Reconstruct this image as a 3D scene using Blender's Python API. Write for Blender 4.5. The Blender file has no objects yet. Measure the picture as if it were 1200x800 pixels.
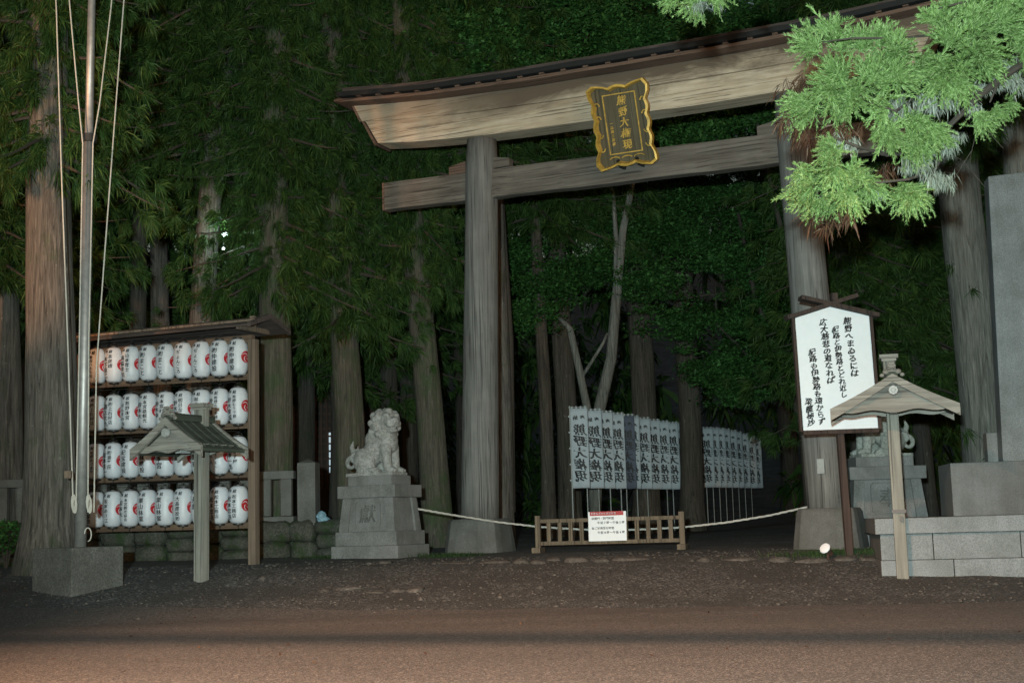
import bpy, math, random
import numpy as np
from mathutils import Matrix, Vector
rnd = random.Random(7)
rng = np.random.default_rng(7)
S = bpy.context.scene
COL = S.collection

# ------------------------------------------------------------------ camera
FPX, CZ = 1600.0, 1.15
PITCH, ROLL = math.atan(215 / FPX), -0.0285
cam = bpy.data.cameras.new("camera")
camo = bpy.data.objects.new("camera", cam)
COL.objects.link(camo)
cam.sensor_width = 36
cam.lens = 36 * FPX / 1200
cam.clip_start, cam.clip_end = 0.1, 600
CM = Matrix.Rotation(math.pi / 2 + PITCH, 3, 'X') @ Matrix.Rotation(ROLL, 3, 'Z')
camo.matrix_world = Matrix.Translation((0, 0, CZ)) @ CM.to_4x4()
S.camera = camo

# ------------------------------------------------------------------ world, moon, lamps, exposure
W = bpy.data.worlds.new("World")
S.world = W
W.use_nodes = True
nt = W.node_tree
bg = nt.nodes["Background"]
sky = nt.nodes.new("ShaderNodeTexSky")
sky.sky_type = 'NISHITA'
sky.sun_disc = False
sky.sun_elevation = math.radians(2)
sky.sun_rotation = math.radians(160)
nt.links.new(sky.outputs[0], bg.inputs[0])
bg.inputs[1].default_value = 0.13
S.view_settings.view_transform = 'Standard'
S.view_settings.look = 'None'
S.view_settings.exposure = 0.1
S.view_settings.gamma = 1

sun = bpy.data.lights.new("moonlight", 'SUN')
sun.energy = 0.02
sun.angle = math.radians(0.5)
sun.color = (0.8, 0.9, 1.0)
suno = bpy.data.objects.new("moonlight", sun)
COL.objects.link(suno)
suno.rotation_euler = (math.radians(55), 0, math.radians(-20))

def lamp(name, loc, power, color, radius=0.2, target=None, spot=None, blend=0.5):
    l = bpy.data.lights.new(name, 'SPOT' if spot else 'POINT')
    l.energy, l.color, l.shadow_soft_size = power, color, radius
    if spot:
        l.spot_size, l.spot_blend = math.radians(spot), blend
    o = bpy.data.objects.new(name, l)
    COL.objects.link(o)
    o.location = loc
    if target:
        o.rotation_euler = (Vector(target) - Vector(loc)).to_track_quat('-Z', 'Y').to_euler()
    return o

lamp("cool_lamp_by_camera", (-0.5, -1.2, 1.6), 17000, (0.79, 1.0, 0.97), 0.10, (5.0, 23, 6.0), 76, 0.45)  # unseen cool lamp low beside the camera, frontal like a flash
lamp("street_light_warm", (-11.5, 13.5, 4.6), 4200, (1.0, 0.50, 0.25), 0.15, (-7.2, 29, 9.8), 46, 0.5)
lamp("street_light_road", (-5, 4, 9.0), 19000, (1.0, 0.55, 0.33), 0.14, (-0.6, 12.2, 0.0), 62, 0.85)

# ------------------------------------------------------------------ placing helpers
def gz(x, y):
    ys = [-300, 18.3, 20, 22, 26, 50, 80, 130, 300]
    zs = [0, 0, .21, .56, .63, 1.1, 5.0, 26, 60]
    z = float(np.interp(y, ys, zs))
    if y > 30 and abs(x - 6) > 6:
        z += (abs(x - 6) - 6) * 0.05 * min(1, (y - 30) / 10)
    return z

def ray(u, v):
    return CM @ Vector(((u - 600) / FPX, (400 - v) / FPX, -1))

def P(u, v, Y):
    d = ray(u, v)
    return d * (Y / d.y) + Vector((0, 0, CZ))

def G(u, v):
    d = ray(u, v)
    y = 8.0
    while y < 120:
        p = d * (y / d.y) + Vector((0, 0, CZ))
        if p.z <= gz(p.x, p.y):
            return Vector((p.x, p.y, gz(p.x, p.y)))
        y += 0.03
    return p

def ground_under(u, Y):
    p = P(u, 620, Y)
    return Vector((p.x, Y, gz(p.x, Y)))

# ------------------------------------------------------------------ mesh builder
class MB:
    def __init__(s):
        s.v, s.f, s.n = [], [], 0
    def add(s, vs, fs, M=None):
        a = np.asarray(vs, dtype=float).reshape(-1, 3)
        if M is not None:
            m = np.array(M)
            a = a @ m[:3, :3].T + m[:3, 3]
        s.v.append(a)
        s.f.extend([tuple(i + s.n for i in f) for f in fs])
        s.n += len(a)
        return s
    def box(s, c, d, M=None, taper=1.0):
        x, y, z = d[0] / 2, d[1] / 2, d[2] / 2
        vs = []
        for k, t in ((-1, 1.0), (1, taper)):
            for a, b in ((-1, -1), (1, -1), (1, 1), (-1, 1)):
                vs.append((c[0] + a * x * t, c[1] + b * y * t, c[2] + k * z))
        return s.add(vs, [(3, 2, 1, 0), (4, 5, 6, 7), (0, 1, 5, 4), (1, 2, 6, 5), (2, 3, 7, 6), (3, 0, 4, 7)], M)
    def tube(s, pts, rad, n=8, M=None, caps=True, wob=0, squash=None):
        pts = [Vector(p) for p in pts]
        k = len(pts)
        if not hasattr(rad, '__len__'):
            rad = [rad] * k
        vs, fs = [], []
        ref = None
        for i, p in enumerate(pts):
            t = (pts[min(i + 1, k - 1)] - pts[max(i - 1, 0)]).normalized()
            if ref is None:
                ref = Vector((1, 0, 0)) if abs(t.x) < .8 else Vector((0, 1, 0))
            a = (ref - t * ref.dot(t)).normalized()
            b = t.cross(a)
            ref = a
            for j in range(n):
                th = 2 * math.pi * j / n
                r = rad[i] * (1 + (wob * (math.sin(3 * th + i * .7) * .5 + rnd.uniform(-.5, .5)) if wob else 0))
                vs.append(p + a * (r * math.cos(th)) + b * (r * math.sin(th)))
        for i in range(k - 1):
            for j in range(n):
                j2 = (j + 1) % n
                fs.append((i * n + j, i * n + j2, (i + 1) * n + j2, (i + 1) * n + j))
        if caps:
            fs.append(tuple(range(n - 1, -1, -1)))
            fs.append(tuple((k - 1) * n + j for j in range(n)))
        return s.add(vs, fs, M)
    def lathe(s, prof, n=20, M=None, caps=True):
        vs, fs = [], []
        for r, z in prof:
            for j in range(n):
                a = 2 * math.pi * j / n
                vs.append((r * math.cos(a), r * math.sin(a), z))
        for i in range(len(prof) - 1):
            for j in range(n):
                j2 = (j + 1) % n
                fs.append((i * n + j, i * n + j2, (i + 1) * n + j2, (i + 1) * n + j))
        if caps:
            fs.append(tuple(range(n - 1, -1, -1)))
            fs.append(tuple((len(prof) - 1) * n + j for j in range(n)))
        return s.add(vs, fs, M)
    def prism(s, poly, y0, y1, M=None):
        """polygon in x,z extruded along y"""
        n = len(poly)
        vs = [(a, y0, b) for a, b in poly] + [(a, y1, b) for a, b in poly]
        fs = [tuple(range(n)), tuple(range(2 * n - 1, n - 1, -1))]
        for i in range(n):
            j = (i + 1) % n
            fs.append((i, i + n, j + n, j))
        return s.add(vs, fs, M)
    def sphere(s, c, r, M=None, n=12, m=8, R=None):
        vs, fs = [], []
        if not hasattr(r, '__len__'):
            r = (r, r, r)
        for i in range(m + 1):
            ph = math.pi * i / m
            for j in range(n):
                th = 2 * math.pi * j / n
                p = Vector((r[0] * math.sin(ph) * math.cos(th), r[1] * math.sin(ph) * math.sin(th), r[2] * math.cos(ph)))
                if R is not None:
                    p = R @ p
                vs.append(p + Vector(c))
        for i in range(m):
            for j in range(n):
                j2 = (j + 1) % n
                fs.append((i * n + j, (i + 1) * n + j, (i + 1) * n + j2, i * n + j2))
        return s.add(vs, fs, M)

def mesh_from(name, mb, smooth=False):
    me = bpy.data.meshes.new(name)
    v = np.concatenate(mb.v) if mb.v else np.zeros((0, 3))
    me.from_pydata(v.tolist(), [], mb.f)
    if smooth:
        me.shade_smooth()
    me.update()
    return me

def empty(name, loc, rz=0.0, rx=0.0):
    o = bpy.data.objects.new(name, None)
    COL.objects.link(o)
    o.location = loc
    o.rotation_euler = (rx, 0, rz)
    o.empty_display_size = .1
    return o

def RM(o):
    return Matrix.Translation(o.location) @ o.rotation_euler.to_matrix().to_4x4()

def tag(o, label=None, cat=None, group=None, kind=None):
    if label: o['label'] = label
    if cat: o['category'] = cat
    if group: o['group'] = group
    if kind: o['kind'] = kind
    return o

def obj(name, mb, mat, parent=None, world=False, smooth=False, bev=0, root=None):
    """link one mesh object; world=True: vertices are in world space, moved into root/parent space"""
    if world:
        Mi = np.array(RM(root or parent).inverted())
        mb.v = [a @ Mi[:3, :3].T + Mi[:3, 3] for a in mb.v]
    me = mb if isinstance(mb, bpy.types.Mesh) else mesh_from(name, mb, smooth)
    o = bpy.data.objects.new(name, me)
    COL.objects.link(o)
    if mat and not len(me.materials): me.materials.append(mat)
    if parent: o.parent = parent
    if bev:
        b = o.modifiers.new("bevel", 'BEVEL')
        b.width = bev
        b.segments = 2
        b.limit_method = 'ANGLE'
    return o

def copy_thing(o, parent=None):
    c = o.copy()
    COL.objects.link(c)
    c.parent = parent
    for ch in list(o.children):
        copy_thing(ch, c)
    return c

# ------------------------------------------------------------------ materials
def material(name):
    m = bpy.data.materials.new(name)
    m.use_nodes = True
    return m, m.node_tree, m.node_tree.nodes["Principled BSDF"]

def N(nt, t, **kw):
    n = nt.nodes.new(t)
    for k, v in kw.items():
        if k in n.inputs.keys(): n.inputs[k].default_value = v
        else: setattr(n, k, v)
    return n

def ramp(nt, src, stops):
    r = nt.nodes.new("ShaderNodeValToRGB")
    e = r.color_ramp.elements
    while len(e) < len(stops): e.new(.5)
    for i, (p, c) in enumerate(stops):
        e[i].position = p
        e[i].color = (*c, 1) if len(c) == 3 else c
    nt.links.new(src, r.inputs[0])
    return r.outputs[0]

def coords(nt, scale, rand=True):
    tc = nt.nodes.new("ShaderNodeTexCoord")
    mp = nt.nodes.new("ShaderNodeMapping")
    mp.inputs['Scale'].default_value = scale
    nt.links.new(tc.outputs['Object'], mp.inputs[0])
    if rand:
        oi = nt.nodes.new("ShaderNodeObjectInfo")
        mu = N(nt, "ShaderNodeMath", operation='MULTIPLY')
        mu.inputs[1].default_value = 37
        nt.links.new(oi.outputs['Random'], mu.inputs[0])
        nt.links.new(mu.outputs[0], mp.inputs['Location'])
    return mp.outputs[0]

def noise(nt, vec, scale, detail=6, rough=.6, dist=0):
    n = N(nt, "ShaderNodeTexNoise")
    n.inputs['Scale'].default_value = scale
    n.inputs['Detail'].default_value = detail
    n.inputs['Roughness'].default_value = rough
    n.inputs['Distortion'].default_value = dist
    nt.links.new(vec, n.inputs['Vector'])
    return n.outputs['Fac']

def mix(nt, fac, a, b, mode='MIX'):
    m = nt.nodes.new("ShaderNodeMix")
    m.data_type = 'RGBA'
    m.blend_type = mode
    for s, k in ((fac, 0), (a, 6), (b, 7)):
        if isinstance(s, (int, float)): m.inputs[k].default_value = s
        elif isinstance(s, tuple): m.inputs[k].default_value = (*s, 1)
        else: nt.links.new(s, m.inputs[k])
    return m.outputs[2]

def bump(nt, bs, h, strength=.4, dist=.01):
    b = nt.nodes.new("ShaderNodeBump")
    b.inputs['Strength'].default_value = strength
    b.inputs['Distance'].default_value = dist
    nt.links.new(h, b.inputs['Height'])
    nt.links.new(b.outputs[0], bs.inputs['Normal'])

def wood(name, dark, light, axis='z', stain=None, grain=1.0, bumpk=.5, dist=.012):
    m, t, b = material(name)
    k = {'x': (0.6, 14, 14), 'y': (14, .6, 14), 'z': (14, 14, .6)}[axis]
    v = coords(t, tuple(c * grain for c in k))
    n1 = noise(t, v, 1.0, 8, .65, .4)
    c = ramp(t, n1, [(.28, dark), (.72, light)])
    v2 = coords(t, (1, 1, 1))
    n2 = noise(t, v2, 1.7, 5, .6)
    c = mix(t, ramp(t, n2, [(.35, (0, 0, 0)), (.7, (1, 1, 1))]), mix(t, .45, c, dark), c)
    # fine cracks along the grain
    kk = {'x': (.35, 40, 40), 'y': (40, .35, 40), 'z': (40, 40, .35)}[axis]
    n3 = noise(t, coords(t, kk), 1.0, 3, .5)
    cr = ramp(t, n3, [(.36, (0.18, .18, .18)), (.44, (1, 1, 1))])
    c = mix(t, .75, c, cr, 'MULTIPLY')
    if stain: c = stain(t, c)
    t.links.new(c, b.inputs['Base Color'])
    b.inputs['Roughness'].default_value = .85
    bump(t, b, mix(t, .5, n1, cr), bumpk, dist)
    return m

def stone(name, c0, c1, speck=90, rough=.8, moss=None, bumpk=.3, blotch=2.0):
    m, t, b = material(name)
    v = coords(t, (1, 1, 1))
    n = noise(t, v, speck, 3, .7)
    c = ramp(t, n, [(.32, c0), (.66, c1)])
    nb = noise(t, v, blotch, 6, .62)
    c = mix(t, ramp(t, nb, [(.36, (0, 0, 0)), (.62, (1, 1, 1))]), mix(t, 1.0, c, (.68, .69, .66), 'MULTIPLY'), c)
    # rain streaks running down
    st = noise(t, coords(t, (7, 7, .5)), 1, 5, .6)
    c = mix(t, .5, c, ramp(t, st, [(.3, (.62, .62, .6)), (.6, (1, 1, 1))]), 'MULTIPLY')
    if moss:
        nm = noise(t, v, 3.1, 8, .7)
        c = mix(t, ramp(t, nm, [(.48, (0, 0, 0)), (.6, (1, 1, 1))]), c, moss)
    t.links.new(c, b.inputs['Base Color'])
    b.inputs['Roughness'].default_value = rough
    bump(t, b, n, bumpk, .004)
    return m

def plain(name, c, rough=.6, metal=0, emit=None, es=0, bumps=0, var=.25):
    m, t, b = material(name)
    v = coords(t, (1, 1, 1))
    n = noise(t, v, 9, 6, .6)
    col = ramp(t, n, [(.3, tuple(x * (1 - var) for x in c)), (.7, c)])
    t.links.new(col, b.inputs['Base Color'])
    b.inputs['Roughness'].default_value = rough
    b.inputs['Metallic'].default_value = metal
    if emit:
        b.inputs['Emission Color'].default_value = (*emit, 1)
        b.inputs['Emission Strength'].default_value = es
    if bumps: bump(t, b, n, bumps, .01)
    return m

def bark(name, c0, c1, moss, mossk=.55):
    m, t, b = material(name)
    v = coords(t, (20, 20, 1.1))
    n = noise(t, v, 1.0, 8, .72, .9)
    c = ramp(t, n, [(.36, c0), (.62, c1)])
    v1 = coords(t, (1, 1, .6))
    nm = noise(t, v1, 2.2, 8, .7)
    c = mix(t, ramp(t, nm, [(mossk, (0, 0, 0)), (mossk + .16, (.8, .8, .8))]), c, moss)
    nl = noise(t, v1, 9, 4, .7)
    c = mix(t, ramp(t, nl, [(.66, (0, 0, 0)), (.74, (.6, .6, .6))]), c, (.34, .35, .30))
    t.links.new(c, b.inputs['Base Color'])
    b.inputs['Roughness'].default_value = .95
    bump(t, b, n, 1.0, .05)
    return m

def foliage(name, c0, c1, c2=None, trans=.25):
    m, t, b = material(name)
    g = t.nodes.new("ShaderNodeNewGeometry")
    c = ramp(t, g.outputs['Random Per Island'], [(.0, c0), (.55, c1), (1.0, c2 or c1)])
    v = coords(t, (1, 1, 1))
    n = noise(t, v, 1.6, 3, .6)
    c = mix(t, .8, c, ramp(t, n, [(.3, (.45, .5, .45)), (.65, (1, 1, 1))]), 'MULTIPLY')
    t.links.new(c, b.inputs['Base Color'])
    b.inputs['Roughness'].default_value = .55
    b.inputs['Specular IOR Level'].default_value = .25
    tr = t.nodes.new("ShaderNodeBsdfTranslucent")
    t.links.new(c, tr.inputs[0])
    mx = t.nodes.new("ShaderNodeMixShader")
    mx.inputs[0].default_value = trans
    t.links.new(b.outputs[0], mx.inputs[1])
    t.links.new(tr.outputs[0], mx.inputs[2])
    t.links.new(mx.outputs[0], t.nodes['Material Output'].inputs[0])
    return m

def beam_stain(t, c):
    # weathering on the gate beam: dark water stain along its top, bare pale wood below
    tc = t.nodes.new("ShaderNodeTexCoord")
    sp = t.nodes.new("ShaderNodeSeparateXYZ")
    t.links.new(tc.outputs['Object'], sp.inputs[0])
    n = noise(t, coords(t, (.45, 1, 1.6), False), 1.3, 8, .68, .8)
    a = N(t, "ShaderNodeMath", operation='MULTIPLY_ADD')
    t.links.new(n, a.inputs[0])
    zz = N(t, "ShaderNodeMath", operation='ADD')
    t.links.new(sp.outputs['Z'], zz.inputs[0]); zz.inputs[1].default_value = 0.88
    t.links.new(zz.outputs[0], a.inputs[2])
    f = ramp(t, a.outputs[0], [(.0, (0, 0, 0)), (.40, (1, 1, 1))])
    a.inputs[1].default_value = -1.15
    # fade the stain out on the weather-side left end
    mr = N(t, "ShaderNodeMapRange")
    mr.inputs['From Min'].default_value = -6.0
    mr.inputs['From Max'].default_value = -2.2
    mr.inputs['To Min'].default_value = .25
    t.links.new(sp.outputs['X'], mr.inputs['Value'])
    mu = N(t, "ShaderNodeMath", operation='MULTIPLY')
    t.links.new(f, mu.inputs[0]); t.links.new(mr.outputs[0], mu.inputs[1])
    return mix(t, mu.outputs[0], c, (.13, .098, .07))

M = {}
M['pillar'] = wood('grey_wood_upright', (.10, .098, .093), (.27, .265, .25), 'z', bumpk=.35)
M['beam'] = wood('pale_wood_beam', (.40, .30, .20), (.78, .68, .54), 'x', stain=beam_stain, bumpk=.5)
M['tie'] = wood('grey_wood_beam', (.075, .062, .05), (.25, .22, .19), 'x', bumpk=.5)
M['endwood'] = wood('brown_wood', (.10, .06, .045), (.22, .14, .10), 'x')
M['rafter'] = wood('dark_wood_x', (.04, .03, .026), (.12, .09, .08), 'x')
M['rackwood'] = wood('rack_wood', (.10, .07, .05), (.26, .20, .15), 'z')
M['rackrail'] = wood('rack_rail', (.08, .05, .035), (.22, .15, .10), 'x')
M['postwood'] = wood('post_wood', (.13, .13, .115), (.33, .33, .29), 'z')
M['gablewood'] = wood('gable_wood', (.13, .125, .11), (.38, .37, .33), 'x')
M['roofwood'] = wood('mossy_roof', (.025, .035, .025), (.075, .085, .065), 'y')
M['darkwood'] = wood('dark_brown_wood', (.03, .018, .014), (.085, .055, .045), 'z')
M['fencewood'] = wood('barrier_wood', (.09, .07, .05), (.24, .19, .13), 'z')
M['roofdark'] = plain('black_roof', (.012, .013, .013), .8)
M['granite'] = stone('granite', (.12, .12, .12), (.30, .30, .298))
M['granite2'] = stone('granite_blue', (.10, .115, .12), (.23, .25, .265), 60, .55)
M['granited'] = stone('granite_dark', (.08, .082, .078), (.20, .20, .19))
M['polished'] = stone('granite_polished', (.07, .078, .082), (.155, .17, .178), 110, .32, bumpk=.05)
M['lion'] = stone('lion_stone', (.22, .22, .21), (.46, .46, .45), 26, .9, blotch=7, bumpk=1.0)
M['lionold'] = stone('old_lion_stone', (.22, .24, .22), (.46, .48, .45), 26, .9, blotch=6, bumpk=1.0)
M['mossrock'] = stone('mossy_rock', (.035, .038, .03), (.12, .12, .10), 25, .95, moss=(.025, .045, .015), bumpk=1)
M['concrete'] = stone('concrete', (.06, .06, .055), (.15, .148, .138), 40, .9)
M['edge'] = stone('kerb_rock', (.045, .042, .038), (.12, .11, .10), 20, .95, bumpk=.8)
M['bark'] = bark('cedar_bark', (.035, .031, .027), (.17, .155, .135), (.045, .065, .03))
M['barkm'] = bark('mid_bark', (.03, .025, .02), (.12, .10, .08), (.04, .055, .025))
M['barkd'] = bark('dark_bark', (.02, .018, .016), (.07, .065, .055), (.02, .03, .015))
M['barkg'] = bark('mossy_bark', (.045, .04, .03), (.15, .13, .10), (.05, .085, .03), .46)
M['barkw'] = bark('pale_bark', (.09, .09, .08), (.26, .265, .24), (.07, .09, .05), .62)
M['twig'] = plain('twig', (.06, .05, .04), .9)
M['twigl'] = plain('twig_lichen', (.42, .43, .34), .9)
M['cedarn'] = foliage('cedar_near', (.12, .23, .06), (.29, .46, .15), (.47, .63, .29), .25)
M['lichen'] = foliage('lichen', (.22, .25, .20), (.36, .40, .34), (.50, .54, .47), .3)
M['deadn'] = foliage('dead_needles', (.06, .025, .018), (.10, .05, .03), (.16, .10, .06), .2)
M['cedar'] = foliage('cedar_leaves', (.020, .052, .013), (.045, .108, .024), (.09, .16, .038))
M['leaf'] = foliage('broad_leaves', (.032, .095, .026), (.058, .17, .04), (.095, .25, .065))
M['grass'] = foliage('grass', (.02, .05, .015), (.04, .085, .025), (.06, .10, .03))
M['paper'] = plain('white_paper', (.60, .635, .68), .45, var=.14)
M['ink'] = plain('black_ink', (.012, .012, .014), .6, var=.1)
M['red'] = plain('crest_red', (.42, .012, .02), .5, var=.1)
M['white'] = plain('white_paint', (.84, .88, .92), .4, var=.05)
M['cloth'] = plain('white_cloth', (.44, .50, .54), .9, var=.15)
M['clothd'] = plain('dark_cloth', (.10, .12, .16), .9, var=.2)
M['black'] = plain('black_metal', (.02, .02, .02), .5)
M['steel'] = plain('steel', (.40, .40, .39), .5, .6, var=.3)
M['rope'] = plain('rope', (.55, .53, .47), .9)
M['ropew'] = plain('white_rope', (.62, .60, .55), .9)
M['gold'] = plain('gold_leaf', (.80, .50, .10), .5, .25, var=.55)
M['plaque'] = wood('plaque_wood', (.07, .055, .03), (.15, .13, .08), 'z')
M['grey'] = plain('grey_box', (.35, .37, .36), .5)
M['bluecloth'] = plain('blue_plastic', (.25, .42, .52), .5)
M['brown'] = plain('brown_metal', (.07, .04, .03), .5)
M['lit'] = plain('lamp_lit', (1, 1, 1), .4, emit=(.75, 1, .95), es=22)
M['litw'] = plain('window_lit', (.8, .9, 1), .4, emit=(.6, .85, 1), es=.35)
M['glint'] = plain('stone_glint_glow', (1, 1, 1), .4, emit=(.9, 1, 1), es=6)  # emission standing in for the glare on the polished base
M['darkwall'] = plain('dark_wall', (.03, .028, .025), .9)

# ------------------------------------------------------------------ setting: ground, road
def ground_material():
    m, t, b = material('gravel_soil')
    v = coords(t, (1, 1, 1), False)
    vo = N(t, "ShaderNodeTexVoronoi"); vo.inputs['Scale'].default_value = 28
    t.links.new(v, vo.inputs['Vector'])
    n = noise(t, v, 1.1, 8, .6)
    c = ramp(t, vo.outputs['Color'], [(.15, (.02, .021, .021)), (.6, (.075, .078, .076)), (.95, (.20, .205, .20))])
    c = mix(t, ramp(t, n, [(.38, (0, 0, 0)), (.6, (.85, .85, .85))]), c, (.036, .036, .033))
    t.links.new(c, b.inputs['Base Color'])
    b.inputs['Roughness'].default_value = .95
    bump(t, b, vo.outputs['Distance'], .9, .03)
    return m
def road_material():
    m, t, b = material('asphalt')
    v = coords(t, (1, 1, 1), False)
    va = N(t, "ShaderNodeTexVoronoi"); va.inputs['Scale'].default_value = 60
    t.links.new(v, va.inputs['Vector'])
    n = noise(t, v, 22, 6, .75)
    c = ramp(t, va.outputs['Color'], [(.15, (.045, .042, .04)), (.6, (.10, .094, .088)), (.95, (.23, .215, .20))])
    c = mix(t, .7, c, ramp(t, n, [(.3, (.5, .5, .5)), (.65, (1, 1, 1))]), 'MULTIPLY')
    n2 = noise(t, coords(t, (.25, 1.2, 1), False), 1.0, 6, .6)
    c = mix(t, .6, c, ramp(t, n2, [(.3, (.7, .7, .7)), (.7, (1, 1, 1))]), 'MULTIPLY')
    vo = N(t, "ShaderNodeTexVoronoi"); vo.inputs['Scale'].default_value = 5
    t.links.new(v, vo.inputs['Vector'])
    c = mix(t, ramp(t, vo.outputs['Distance'], [(.015, (1, 1, 1)), (.03, (0, 0, 0))]), c, (.45, .42, .38))
    t.links.new(c, b.inputs['Base Color'])
    b.inputs['Roughness'].default_value = .8
    bump(t, b, va.outputs['Distance'], .8, .012)
    return m
M['soil'], M['road'] = ground_material(), road_material()

def sheet(name, xs, ys, fz, mat):
    X, Y = np.meshgrid(xs, ys)
    vs = [(x, y, fz(x, y)) for x, y in zip(X.ravel(), Y.ravel())]
    nx = len(xs)
    fs = [(j * nx + i, j * nx + i + 1, (j + 1) * nx + i + 1, (j + 1) * nx + i)
          for j in range(len(ys) - 1) for i in range(nx - 1)]
    mb = MB().add(vs, fs)
    o = obj(name, mb, mat, smooth=True)
    return tag(o, kind='structure')

def rough(x, y):
    return (math.sin(x * 1.9 + y * 1.3) * .5 + math.sin(x * 4.7 - y * 3.1 + 1) * .3 + math.sin(x * 9.1 + y * 7.7) * .2)
xs = np.concatenate([np.linspace(-300, -16, 12), np.linspace(-15.5, 17, 170), np.linspace(18, 300, 12)])
ys = np.concatenate([np.linspace(-200, 16, 10), np.linspace(16.5, 30, 110), np.linspace(30.5, 60, 40), np.linspace(62, 300, 24)])
sheet('ground', xs, ys, lambda x, y: gz(x, y) + (rough(x, y) * (.018 if 18.5 < y < 23 else .008) if 17 < y < 60 else 0)
      - (.0 if y > 18.2 else .02), M['soil'])
def road_edge(x): return 18.5 - .16 * max(-9, min(9, x)) + .10 * math.sin(x * .9) + .05 * math.sin(x * 3.3)
rx = np.linspace(-60, 60, 241)
mb = MB()
vs, fs = [], []
for i, x in enumerate(rx):
    e_ = road_edge(x)
    for yy in [-60, 0, 12, 15] + [15 + (e_ - 15) * k / 10 for k in range(1, 11)]:
        vs.append((x, yy, (.004 if yy < 17 else .022) + gz(x, yy)))
for i in range(len(rx) - 1):
    for j in range(13):
        a = i * 14 + j
        fs.append((a, a + 14, a + 15, a + 1))
mb.add(vs, fs)
tag(obj('road', mb, M['road']), kind='structure')

# ------------------------------------------------------------------ lettering
_g = {}
def glyph(ch, bold=.014):
    bold = .009 if bold else 0
    key = (ch, bold)
    if key not in _g:
        c = bpy.data.curves.new('t', 'FONT')
        c.body = ch
        c.resolution_u = 2
        c.offset = bold
        o = bpy.data.objects.new('t', c)
        COL.objects.link(o)
        bpy.context.view_layer.update()
        me = bpy.data.meshes.new_from_object(o.evaluated_get(bpy.context.evaluated_depsgraph_get()))
        me.calc_loop_triangles()
        v = np.array([tuple(p.co)[:2] for p in me.vertices]) if len(me.vertices) else np.zeros((0, 2))
        if len(v) and ord(ch) > 0x3000:
            v = v - [.5, .36]
        elif len(v):
            v = v - (v.min(0) + v.max(0)) / 2
        _g[key] = (v, [tuple(t.vertices) for t in me.loop_triangles])
        bpy.data.objects.remove(o); bpy.data.meshes.remove(me); bpy.data.curves.remove(c)
    return _g[key]

def brush(v, seed, amt):
    """make stiff type read as brushwork: a slant and a small wobble of the strokes"""
    r = np.random.default_rng(seed)
    a, b, c = r.uniform(-1, 1, 3)
    x, y = v[:, 0].copy(), v[:, 1].copy()
    x2 = x + amt * (.5 * y * .25 + .05 * np.sin(6 * y + 3 * a) + .03 * np.sin(11 * x + 5 * b))
    y2 = y + amt * (.10 * x + .05 * np.sin(5 * x + 4 * c) + .02 * np.sin(13 * y + a))
    return np.stack([x2, y2], 1)

def letters(items, fn, thick=0.0, amt=.6, bold=.014, mb=None):
    """items: (char, cx, cy, size[, stretch_x]); fn maps flat (x, y, depth) to a 3-D point"""
    mb = mb or MB()
    for k, it in enumerate(items):
        ch, cx, cy, s = it[:4]
        sx = it[4] if len(it) > 4 else 1
        v, f = glyph(ch, bold)
        if not len(v): continue
        v0 = v = brush(v, k * 7 + ord(ch) % 97, amt)
        if bold and not thick:
            for q, (bx_, by_) in enumerate(((bold, 0), (-bold, 0), (0, bold * .8))):
                mb.add([fn(cx + (a + bx_) * s * sx, cy + (b + by_) * s, .0006 * (q + 1)) for a, b in v], f)
        P0 = [fn(cx + a * s * sx, cy + b * s, 0) for a, b in v]
        if thick:
            P1 = [fn(cx + a * s * sx, cy + b * s, thick) for a, b in v]
            n = len(P0)
            edges = {}
            for t in f:
                for i in range(3):
                    e = (t[i], t[(i + 1) % 3])
                    edges[e] = 1
            side = [(a, b, b + n, a + n) for a, b in edges if (b, a) not in edges]
            mb.add(P0 + P1, list(f) + [(c + n, b + n, a + n) for a, b, c in f] + side)
            if bold:
                for bx_ in (bold, -bold):
                    mb.add([fn(cx + (a + bx_) * s * sx, cy + b * s, thick * .97) for a, b in v], f)
                    if thick == 1: mb.add([fn(cx + (a + bx_) * s * sx, cy + b * s, 0) for a, b in v], f)
        else:
            mb.add(P0, f)
    return mb

def column(text, x, ytop, size, pitch=1.06, sx=1):
    return [(ch, x, ytop - size * pitch * (i + .5), size, sx) for i, ch in enumerate(text) if ch != ' ']

ORD = ['first', 'second', 'third', 'fourth', 'fifth', 'sixth', 'seventh', 'eighth', 'ninth', 'tenth', 'eleventh',
       'twelfth', 'thirteenth', 'fourteenth', 'fifteenth']

# ------------------------------------------------------------------ torii
TL, TR = Vector((-.73, 27.0, .63)), Vector((5.47, 24.1, .63))
tmid = (TL + TR) / 2
tdir = (TR - TL)
trz = math.atan2(tdir.y, tdir.x)
HALF = tdir.length / 2
torii = tag(empty('torii_gate', (tmid.x, tmid.y, .63), trz),
            'giant weathered wooden shrine gate with two pillars and curved top beam', 'shrine gate')
ex = Vector((math.cos(trz), math.sin(trz), 0))
ey = Vector((-ex.y, ex.x, 0))
def on_gate(u, v, off=0.0):
    """pixel ray against the gate's vertical plane, in the gate's own x, z"""
    d = ray(u, v)
    o = Vector((0, 0, CZ))
    c = torii.location + ey * off
    t = (c - o).dot(ey) / d.dot(ey)
    p = o + d * t
    return (p - c).dot(ex), p.z - torii.location.z
zbL, zbR = on_gate(566, 158, -.35)[1], on_gate(936, 104, -.35)[1]     # underside of the great beam at each pillar
znL, znR = on_gate(566, 232, -.12)[1], on_gate(925, 190, -.12)[1]
def tiltz(a, b, x): return a + (b - a) * (x + HALF) / (2 * HALF)
LEAN = .034
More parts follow.
